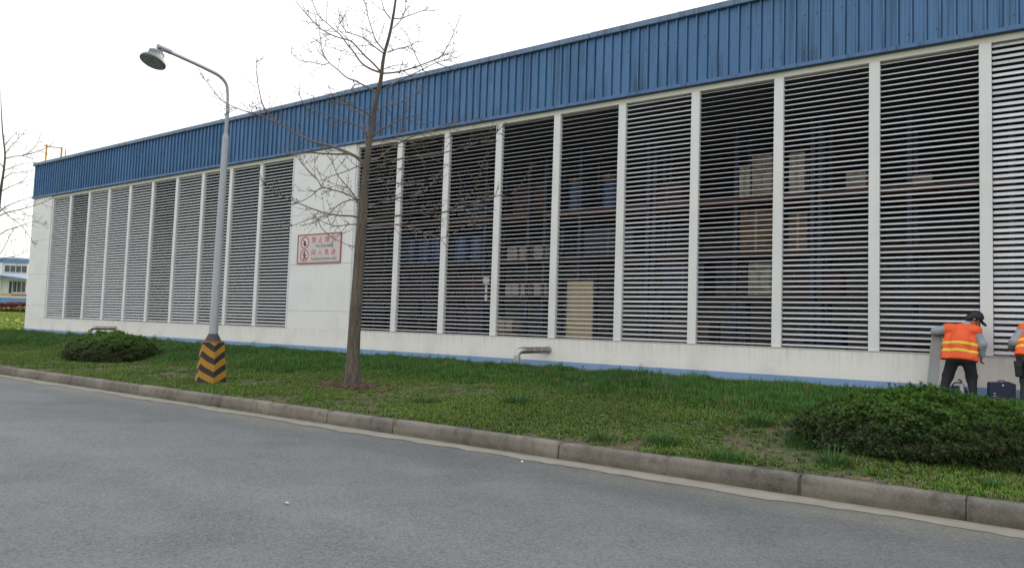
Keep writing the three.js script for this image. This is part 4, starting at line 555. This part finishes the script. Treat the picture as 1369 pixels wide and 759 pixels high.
function handBones(w, d, side, curl) { // wrist, pointing direction, thumb side vector
  const D = V(...d).normalize(), S = V(...side).normalize(), N = D.clone().cross(S).normalize(), P = (a, b, c) => { const v = V(...w).addScaledVector(D, a).addScaledVector(S, b).addScaledVector(N, c); return [v.x, v.y, v.z]; }, o = [[P(0, 0, 0), P(0.075, 0.018, 0), 0.024, 0.018], [P(0, 0, 0), P(0.075, -0.02, 0), 0.024, 0.018]];
  [[0.032, 0.070], [0.011, 0.078], [-0.011, 0.073], [-0.031, 0.058]].forEach(([s, L]) => { const c = curl; o.push([P(0.078, s, 0), P(0.078 + L * 0.5 * Math.cos(c * 0.6), s * 1.05, L * 0.5 * Math.sin(c * 0.6)), 0.0095, 0.009]); o.push([P(0.078 + L * 0.5 * Math.cos(c * 0.6), s * 1.05, L * 0.5 * Math.sin(c * 0.6)), P(0.078 + L * (0.5 * Math.cos(c * 0.6) + 0.5 * Math.cos(c * 1.6)), s * 1.06, L * (0.5 * Math.sin(c * 0.6) + 0.5 * Math.sin(c * 1.6))), 0.009, 0.0075]); });
  o.push([P(0.02, 0.025, 0), P(0.055, 0.055, 0.015), 0.013, 0.011]); o.push([P(0.055, 0.055, 0.015), P(0.085, 0.06, 0.03 * (0.5 + curl)), 0.011, 0.0085]); return o;
}
function worker(t, J, hair, trM = trouserM) {
  const B = (a, b, ra, rb) => [J[a], J[b], ra, rb], mid = (a, b, q = 0.5) => a.map((v, i) => lerp(v, b[i], q));
  const torso = [B('pelvis', 'belly', 0.13, 0.125), B('belly', 'chest', 0.125, 0.14), B('hipL', 'hipR', 0.095, 0.095), B('shL', 'shR', 0.07, 0.07), [J.chest, mid(J.shL, J.shR), 0.13, 0.075]];
  const arms = [B('shL', 'elL', 0.058, 0.045), B('elL', 'wrL', 0.043, 0.03), B('shR', 'elR', 0.058, 0.045), B('elR', 'wrR', 0.043, 0.03)];
  const legs = [B('hipL', 'knL', 0.088, 0.06), B('knL', 'anL', 0.058, 0.04), B('hipR', 'knR', 0.088, 0.06), B('knR', 'anR', 0.058, 0.04), [J.anL, J.toeL, 0.04, 0.03], [J.anR, J.toeR, 0.04, 0.03]];
  const neck = [[mid(J.shL, J.shR), J.neck, 0.06, 0.052], [J.neck, J.head, 0.052, 0.06]];
  const all = [...torso, ...arms, ...legs, ...neck], [lo, hi] = boundsOf(all, 0.03), bodyG = surfNet(field(all, 0.05), lo, hi, 0.018);
  const F = V(...J.face).normalize(), up = V(...J.up).normalize(), S = F.clone().cross(up).normalize(), Uv = S.clone().cross(F).normalize(), H = (f, u, s) => { const v = V(...J.head).addScaledVector(F, f).addScaledVector(Uv, u).addScaledVector(S, s); return [v.x, v.y, v.z]; };
  const headB = [[H(-0.015, 0.035, 0), H(0.0, 0.05, 0), 0.092, 0.088], [H(0.02, -0.05, 0), H(0.035, -0.075, 0), 0.062, 0.045], [H(0.088, 0.0, 0), H(0.104, -0.028, 0), 0.011, 0.015], [H(-0.005, 0, 0.085), H(-0.01, -0.035, 0.086), 0.016, 0.012], [H(-0.005, 0, -0.085), H(-0.01, -0.035, -0.086), 0.016, 0.012], [H(0.082, -0.062, -0.022), H(0.082, -0.062, 0.022), 0.01, 0.01], [H(0.0, -0.04, 0), J.neck, 0.055, 0.05]];
  const [hl, hh] = boundsOf(headB, 0.02), headG = surfNet((x, y, z) => { let d = field(headB, 0.022)(x, y, z); for (const s of [-0.032, 0.032]) { const e = H(0.098, 0.012, s); d = Math.max(d, 0.014 - Math.hypot(x - e[0], y - e[1], z - e[2])); } return d; }, hl, hh, 0.006);
  const hg = [['L'], ['R']].map(([s]) => { const b = [[J['el' + s], J['wr' + s], 0.043, 0.028].map((v, i) => i === 0 ? mid(J['el' + s], J['wr' + s], 0.7) : v), ...handBones(J['wr' + s], J['hd' + s], J['th' + s], 0.7)], [a, c] = boundsOf(b, 0.01); return surfNet(field(b, 0.008), a, c, 0.0045); });
  part(t, 'body', mergeGeometries([bodyG, headG, ...hg].map((g) => g.toNonIndexed())), skinM);
  const grow = (b, m) => b.map(([a, c, r, q]) => [a, c, r + m, q + m]);
  const wr = vn => (x, y, z) => (fbm(x * 9 + z * 7, y * 9, vn, 3) - 0.5) * 0.022;
  const w1 = wr(151), shirtB = [...grow(torso, 0.018), ...grow(arms, 0.026)], [sl, sh] = boundsOf(shirtB, 0.04), sf = field(shirtB, 0.045), hem = J.hem + 0.03;
  const ends = ['L', 'R'].map((s) => ({ p: J['wr' + s], d: V(...J['wr' + s]).sub(V(...J['el' + s])).normalize() }));
  part(t, 'work_jacket', surfNet((x, y, z) => { let d = sf(x, y, z) + w1(x, y, z); d = Math.max(d, hem - y); for (const e of ends) { const q = (x - e.p[0]) * e.d.x + (y - e.p[1]) * e.d.y + (z - e.p[2]) * e.d.z; const near = Math.hypot(x - e.p[0], y - e.p[1], z - e.p[2]) < 0.12; if (near) d = Math.max(d, q); } return d; }, sl, sh, 0.013), shirtM);
  part(t, 'collar', surfNet((x, y, z) => { const b = [mid(mid(J.shL, J.shR), J.neck, 0.2), mid(mid(J.shL, J.shR), J.neck, 0.95), 0.085, 0.075], d = cap(x, y, z, b); return Math.max(d, -(d + 0.02)); }, mid(J.shL, J.shR).map((v) => v - 0.2), J.neck.map((v) => v + 0.2), 0.011), shirtM);
  const tb = [...grow(legs.slice(0, 4), 0.026), ...grow([torso[0], torso[2]], 0.012)], [tl, th] = boundsOf(tb, 0.03), tf = field(tb, 0.05), w2 = wr(153);
  part(t, 'trousers', surfNet((x, y, z) => Math.max(tf(x, y, z) + w2(x, y, z), Math.min(J.anL[1], J.anR[1]) - 0.045 - y, y - J.hem - 0.12), tl, th, 0.014), trM);
  for (const s of ['L', 'R']) { const a = J['an' + s], o = J['toe' + s], b = [[[a[0], a[1] - 0.045, a[2]], [o[0], o[1] - 0.015, o[2]], 0.048, 0.04], [[a[0], a[1] - 0.01, a[2]], [a[0], a[1] - 0.045, a[2]], 0.05, 0.052]], [c, d] = boundsOf(b, 0.02), f = field(b, 0.02); part(t, 'shoe', surfNet((x, y, z) => Math.max(f(x, y, z), a[1] - 0.078 - y), c, d, 0.009), shoeM); }
  // loose vest: wide, straight sides, open armholes
  const hL = J.hemL, hR = J.hemR, vb = [[J.shL.map((v, i) => v + (i === 0 ? 0.045 : 0)), hL, 0.085, 0.105], [J.shR.map((v, i) => v - (i === 0 ? 0.045 : 0)), hR, 0.085, 0.105], [J.chest, mid(hL, hR), 0.155, 0.14], [mid(J.shL, J.shR), J.chest, 0.09, 0.155]], [vl, vh] = boundsOf([...vb, ...grow(torso, 0.043)], 0.03), vf0 = (() => { const a = field(vb, 0.06), b = field(grow(torso, 0.043), 0.05); return (x, y, z) => Math.min(a(x, y, z), b(x, y, z)); })(), w3 = (x, y, z) => (fbm(x * 6 + z * 5, y * 5, 157, 3) - 0.5) * 0.05;
  const vAxis = V(...mid(J.shL, J.shR)).sub(V(...mid(hL, hR))).normalize(), along = (x, y, z) => (x - mid(hL, hR)[0]) * vAxis.x + (y - mid(hL, hR)[1]) * vAxis.y + (z - mid(hL, hR)[2]) * vAxis.z, L = V(...mid(J.shL, J.shR)).distanceTo(V(...mid(hL, hR)));
  const neckHole = (x, y, z) => 0.095 - Math.hypot(x - J.neck[0], y - J.neck[1], z - J.neck[2]), vf = (x, y, z) => Math.max(vf0(x, y, z) + w3(x, y, z) * 0.8, -along(x, y, z), neckHole(x, y, z));
  const vest = part(t, 'safety_vest', surfNet(vf, vl, vh, 0.012), vestM);
  for (const [a, b] of [[0.115 * L / 0.5, 0.165 * L / 0.5], [0.235 * L / 0.5, 0.285 * L / 0.5]]) part(vest, 'reflective_band', surfNet((x, y, z) => { const s = along(x, y, z), d = vf(x, y, z); return Math.max(d - 0.005, -(d + 0.02), a - s, s - b); }, vl, vh, 0.0095), bandM);
  const hb = hair === 'cap' ? [[H(-0.02, 0.05, 0), H(0.0, 0.06, 0), 0.113, 0.11], [H(0.05, 0.06, 0), H(0.165, 0.045, 0), 0.08, 0.055], [H(-0.055, -0.035, 0), H(-0.04, 0.02, 0), 0.075, 0.085]] : [[H(-0.02, 0.05, 0), H(0.0, 0.06, 0), 0.103, 0.1], [H(-0.05, -0.03, 0), H(-0.04, 0.02, 0), 0.065, 0.08]], [c1, c2] = boundsOf(hb, 0.02), hf = field(hb, 0.03);
  part(t, hair === 'cap' ? 'cap' : 'hair', surfNet((x, y, z) => { const f = (x - J.head[0]) * F.x + (y - J.head[1]) * F.y + (z - J.head[2]) * F.z, u = (x - J.head[0]) * Uv.x + (y - J.head[1]) * Uv.y + (z - J.head[2]) * Uv.z; let d = hf(x, y, z); d = Math.max(d, Math.min(f - 0.04, 0.035 - u)); if (hair === 'cap' && f > 0.1) d = Math.max(d, Math.abs(u - 0.05) - 0.012); return d; }, c1, c2, 0.008), hairM);
}
{
  const ox = -1.08, oz = -15.3, t = thing('person', 'worker in dark cap, grey jacket and orange vest bending beside a grey duct strip', 'person', [ox, 0.6, oz]);
  const r = (x, y, z) => [x - ox, y - 0.6, z - oz];
  worker(t, { pelvis: r(-1.09, 1.33, -15.3), belly: r(-1.10, 1.46, -15.33), chest: r(-1.09, 1.62, -15.38), hipL: r(-1.19, 1.30, -15.3), hipR: r(-0.98, 1.30, -15.3), shL: r(-1.29, 1.81, -15.44), shR: r(-0.88, 1.79, -15.40), neck: r(-1.0, 1.90, -15.48), head: r(-0.90, 2.0, -15.52), face: [0.8, -0.8, -0.2], up: [0.3, 1, -0.2],
    elL: r(-1.49, 1.77, -15.42), wrL: r(-1.50, 1.74, -15.58), hdL: [0.1, -0.45, -0.5], thL: [1, 0.1, 0], elR: r(-0.77, 1.55, -15.38), wrR: r(-0.79, 1.34, -15.46), hdR: [-0.05, -1, -0.2], thR: [-0.4, 0, -1],
    knL: r(-1.29, 0.98, -15.36), anL: r(-1.36, 0.68, -15.24), toeL: r(-1.38, 0.64, -15.42), knR: r(-0.93, 0.98, -15.38), anR: r(-0.90, 0.68, -15.27), toeR: r(-0.86, 0.64, -15.45), hem: 1.27 - 0.6, hemL: r(-1.31, 1.28, -15.3), hemR: r(-0.92, 1.24, -15.3) }, 'cap');
  const ox2 = 0.02, t2 = thing('person', 'second worker in orange vest cut off by the right edge of the photo', 'person', [ox2, 0.6, oz]), q = (x, y, z) => [x - ox2, y - 0.6, z - oz];
  worker(t2, { pelvis: q(0.0, 1.36, -15.25), belly: q(0.0, 1.48, -15.32), chest: q(0.0, 1.63, -15.42), hipL: q(-0.10, 1.33, -15.25), hipR: q(0.11, 1.33, -15.25), shL: q(-0.17, 1.83, -15.54), shR: q(0.24, 1.83, -15.54), neck: q(0.04, 1.90, -15.6), head: q(0.07, 1.98, -15.69), face: [0.2, -0.7, -0.7], up: [0, 1, -0.4],
    elL: q(-0.31, 1.62, -15.40), wrL: q(-0.36, 1.53, -15.62), hdL: [0.1, -0.3, -1], thL: [1, 0.2, 0], elR: q(0.4, 1.6, -15.42), wrR: q(0.35, 1.5, -15.64), hdR: [-0.1, -0.3, -1], thR: [-1, 0.2, 0],
    knL: q(-0.14, 0.98, -15.32), anL: q(-0.16, 0.68, -15.22), toeL: q(-0.18, 0.64, -15.4), knR: q(0.14, 0.98, -15.34), anR: q(0.15, 0.68, -15.24), toeR: q(0.18, 0.64, -15.42), hem: 1.36 - 0.6, hemL: q(-0.21, 1.36, -15.22), hemR: q(0.20, 1.36, -15.22) }, 'hair', mat([0.028, 0.036, 0.042], 0.85));
  // what they carry and stand beside
  const st = thing('metal_strip', 'long pale grey metal channel standing upright under the worker hand', 'metal strip', [-1.58, 0.58, -15.55]);
  const sx = mat([0.47, 0.49, 0.5], 0.45, { metalness: 0.3 }), a = [part(st, 'web', bx(-0.085, 0.085, 0, 1.13, -0.012, 0), sx), part(st, 'flange', bx(-0.085, -0.077, 0.002, 1.128, 0.001, 0.05), sx), part(st, 'flange', bx(0.077, 0.085, 0.002, 1.128, 0.001, 0.05), sx)]; st.rotation.set(-0.05, 0.25, -0.085);
  const cs = thing('tool_case', 'dark navy tool case standing on the grass between the two workers', 'tool case', [-0.49, 0.585, -15.28]), navy = mat([0.008, 0.016, 0.045], 0.5);
  { const sh = new THREE.Shape(); sh.moveTo(-0.23, 0); sh.lineTo(0.215, 0); sh.lineTo(0.225, 0.345); sh.lineTo(0.12, 0.385); sh.lineTo(-0.225, 0.36); sh.closePath(); const g = new THREE.ExtrudeGeometry(sh, { depth: 0.14, bevelEnabled: true, bevelSize: 0.012, bevelThickness: 0.012, bevelSegments: 2 }); g.translate(0, 0.01, -0.07); part(cs, 'shell', g, navy); }
  part(cs, 'latch', cyl(V(0.0, 0.335, 0.08), V(0.0, 0.335, 0.092), 0.016, 0.016, 12), mat([0.8, 0.8, 0.78], 0.4)); part(cs, 'buckle', merge([bx(-0.17, -0.13, 0.16, 0.175, 0.083, 0.09), bx(-0.17, -0.13, 0.11, 0.125, 0.083, 0.09)]), mat([0.5, 0.52, 0.55], 0.4));
  part(cs, 'handle', new THREE.TubeGeometry(new THREE.CatmullRomCurve3([V(-0.07, 0.37, 0), V(-0.06, 0.41, 0), V(0.05, 0.42, 0), V(0.07, 0.385, 0)]), 16, 0.01, 8), navy); cs.rotation.y = 0.35; cs.scale.set(0.84, 0.86, 0.84);
  const bg = thing('tool_bag', 'small blue bag on the ground behind the legs of the worker in the cap', 'bag', [-1.15, 0.58, -15.5]); part(bg, 'pouch', (() => { const g = new THREE.SphereGeometry(0.15, 16, 12); g.scale(1.05, 0.8, 0.7); g.translate(0, 0.11, 0); return g; })(), mat([0.015, 0.045, 0.12], 0.7)); part(bg, 'strap', new THREE.TubeGeometry(new THREE.CatmullRomCurve3([V(-0.11, 0.17, 0), V(-0.05, 0.27, 0.01), V(0.06, 0.27, 0.01), V(0.11, 0.17, 0)]), 14, 0.012, 6), navy);
  const rl = thing('sealant_tube', 'pale grey tube leaning behind the right leg of the worker in the cap', 'tube', [-1.06, 0.58, -15.42]); part(rl, 'tube', cyl(V(0, 0, 0), V(-0.03, 0.27, 0), 0.035, 0.035, 14), mat([0.6, 0.62, 0.62], 0.5)); part(rl, 'nozzle', new THREE.TubeGeometry(new THREE.CatmullRomCurve3([V(-0.03, 0.27, 0), V(-0.035, 0.32, 0), V(-0.08, 0.34, 0)]), 8, 0.014, 8), mat([0.05, 0.05, 0.06], 0.5));
  const po = thing('tool_pouch', 'black tool pouch hanging at the hip of the right worker', 'pouch', [-0.235, 1.03, -15.2]); part(po, 'pouch', bx(-0.055, 0.055, 0, 0.27, -0.045, 0.045, 0.025), mat([0.012, 0.012, 0.015], 0.7)); part(po, 'flap', bx(-0.057, 0.057, 0.17, 0.275, 0.046, 0.056, 0.004), mat([0.018, 0.018, 0.02], 0.6)); part(po, 'belt_loop', bx(-0.02, 0.05, 0.27, 0.36, -0.03, -0.015), mat([0.012, 0.012, 0.015], 0.7)); po.rotation.z = 0.08;
}

/* ---------- roof ladder rail ---------- */
{
  const t = thing('roof_railing', 'yellow safety railing at the left end of the hall roof', 'railing', [-41.9 + 1.0, 8.84, -17.6]), y = mat([0.55, 0.33, 0.05], 0.5), g = mat([0.35, 0.25, 0.12], 0.6), P = (u, v) => { const d = at(u, v, 1).sub(EYE), k = -17.6 / d.z; return EYE.clone().addScaledVector(d, k).sub(t.position); };
  const a = P(62, 193), b = P(82, 197); part(t, 'post', cyl(V(a.x, -0.01, 0), a, 0.05, 0.05, 10), y); part(t, 'post', cyl(V(b.x, -0.01, 0), b, 0.05, 0.05, 10), g); part(t, 'post', cyl(V(b.x - 0.25, -0.01, -0.3), V(b.x - 0.25, b.y, -0.3), 0.03, 0.03, 8), g);
  part(t, 'rail', cyl(V(a.x, a.y - 0.12, 0), V(b.x, b.y - 0.03, 0), 0.025, 0.025, 8), g); part(t, 'rail', cyl(V(a.x, a.y * 0.42, 0), V(b.x, a.y * 0.3, 0), 0.02, 0.02, 8), g); for (const q of [0.98, 0.42]) part(t, 'ladder_rung', cyl(V(a.x, a.y * q, 0), V(a.x - 0.28, a.y * q - 0.02, 0), 0.025, 0.025, 8), y);
}

/* ---------- far left: office block, fence, hedges ---------- */
{
  const facing = YAW + 0.02, place = (u, v, dep) => at(u, v, dep), dep = 125, o = place(15, 412, dep), S = dep / FPX;
  const t = thing('office_building', 'distant white two storey office building with blue eaves at the far left', 'building', [o.x, o.y, o.z]); t.rotation.y = facing;
  const X = (u) => (u - 15) * S, Y = (v) => (412 - v) * S, w = mat([0.80, 0.82, 0.84], 0.8), bl = mat([0.12, 0.23, 0.40], 0.6), gl = mat([0.05, 0.065, 0.07], 0.12), fr = mat([0.6, 0.6, 0.58], 0.6);
  part(t, 'wall', bx(X(-160), X(110), -1.5, Y(351), -14, -0.05), w); part(t, 'eaves', bx(X(-162), X(112), Y(351) + 0.002, Y(345.5), -14.2, 0.35), bl); part(t, 'parapet', bx(X(-160), X(110), Y(345.5) + 0.002, Y(343.8), -13, 0.1), w);
  const band = (u0, u1, v0, v1, n) => { const f = part(t, 'window', merge([bx(X(u0), X(u1), Y(v1), Y(v1) + 0.12, -0.05, 0.08), bx(X(u0), X(u1), Y(v0) - 0.12, Y(v0), -0.05, 0.08), ...Array.from({ length: n + 1 }, (_, i) => { const x = lerp(X(u0), X(u1), i / n); return bx(x - 0.05, x + 0.05, Y(v1) + 0.12, Y(v0) - 0.12, -0.05, 0.07); })]), fr); for (let i = 0; i < n; i++) part(f, 'pane', bx(lerp(X(u0), X(u1), i / n) + 0.05, lerp(X(u0), X(u1), (i + 1) / n) - 0.05, Y(v1) + 0.12, Y(v0) - 0.12, -0.04, 0.01), gl); };
  for (const [a, b, n] of [[1.5, 31.5, 4], [36, 66, 4], [-34, -4, 4], [-70, -40, 4]]) band(a, b, 354, 364.5, n); for (const [a, b, n] of [[14, 31.5, 3], [36, 66, 4], [-34, -12, 3]]) band(a, b, 375, 391, n);
  for (const u of [33.7, -2, -37]) part(t, 'pilaster', bx(X(u) - 0.15, X(u) + 0.15, -1, Y(351), -0.04, 0.25), w);
  part(t, 'canopy', (() => { const s = new THREE.Shape(); s.moveTo(X(-12), Y(371)); s.quadraticCurveTo(X(2), Y(366), X(33), Y(372.5)); s.lineTo(X(33), Y(373.6)); s.quadraticCurveTo(X(4), Y(368.5), X(-12), Y(373)); s.closePath(); const g = new THREE.ExtrudeGeometry(s, { depth: 3, bevelEnabled: false }); return uvBox(g); })(), bl);
  for (const u of [-2, 5.5, 8]) part(t, 'column', cyl(V(X(u), -1, 2.6), V(X(u), Y(371), 2.6), 0.22, 0.22, 14), w); part(t, 'door', bx(X(9.5), X(12.5), -0.5, Y(376), -0.05, 0.06), gl);
  const d2 = 112, f0 = place(15, 412, d2), F = d2 / FPX, fe = thing('boundary_fence', 'blue panel fence with tan coping in front of the distant office', 'fence', [f0.x, f0.y, f0.z]); fe.rotation.y = facing;
  const y2 = (v) => (412 - v) * F; part(fe, 'coping', bx(-30, 14, y2(395.5), y2(392), -0.15, 0.15), mat([0.5, 0.38, 0.24], 0.8)); part(fe, 'rail', bx(-30, 14, y2(398), y2(395.6), -0.1, 0.1), mat([0.7, 0.68, 0.62], 0.8)); for (let i = 0; i < 29; i++) part(fe, 'fence_panel', bx(-29.9 + i * 1.5, -28.46 + i * 1.5, -1.2, y2(398.05), -0.05, 0.05), mat([0.13, 0.27, 0.46], 0.6)); const dk = []; for (let i = 0; i < 16; i++) dk.push(bx(-0.1 + i * 0.16, -0.02 + i * 0.16, y2(395.2), y2(392.8), 0.151, 0.16)); tag(part(fe, 'dark_bar', merge(dk), mat([0.05, 0.05, 0.06], 0.6)), null, null, null, 'stuff');
  const hedge = (label, d, v0, v1, c, cnt, seed) => { const p = place(15, v0, d), k = d / FPX, r = rng(seed), tt = thing('hedge', label, 'hedge', [p.x, p.y - 0.4, p.z]); tt.rotation.y = facing; const q = new THREE.PlaneGeometry(0.22, 0.16), im = new THREE.InstancedMesh(q, mat([1, 1, 1], 0.8, { side: THREE.DoubleSide }), cnt), M = new THREE.Matrix4(), col = new THREE.Color(), H = (v0 - v1) * k + 0.4; for (let i = 0; i < cnt; i++) { const x = -24 + 36 * r(), hh = H * (0.86 + 0.25 * vnoise(x * 0.9, 1, seed)); M.compose(V(x, hh * Math.sqrt(r()), (r() - 0.5) * 1.3), new THREE.Quaternion().setFromEuler(new THREE.Euler(r() * 6, r() * 6, r() * 6)), V(1, 1, 1)); im.setMatrixAt(i, M); const g = 0.6 + 0.8 * r(); im.setColorAt(i, col.setRGB(c[0] * g, c[1] * g, c[2] * g)); } im.name = 'foliage'; im.userData.kind = 'stuff'; shade(im); tt.add(im); part(tt, 'dark_core', bx(-24, 12, 0, H * 0.75, -0.45, 0.45), mat([0.03, 0.025, 0.015], 1)); };  // hedge filled with an added dark block, its inner shade in the colour
  hedge('dark red leaved hedge along the distant blue fence', 110, 413, 404.5, [0.16, 0.028, 0.03], 5200, 61); hedge('low yellow green hedge in front of the red hedge', 106, 416.5, 410.3, [0.16, 0.13, 0.02], 4200, 62);
}

renderer.render(scene, camera);
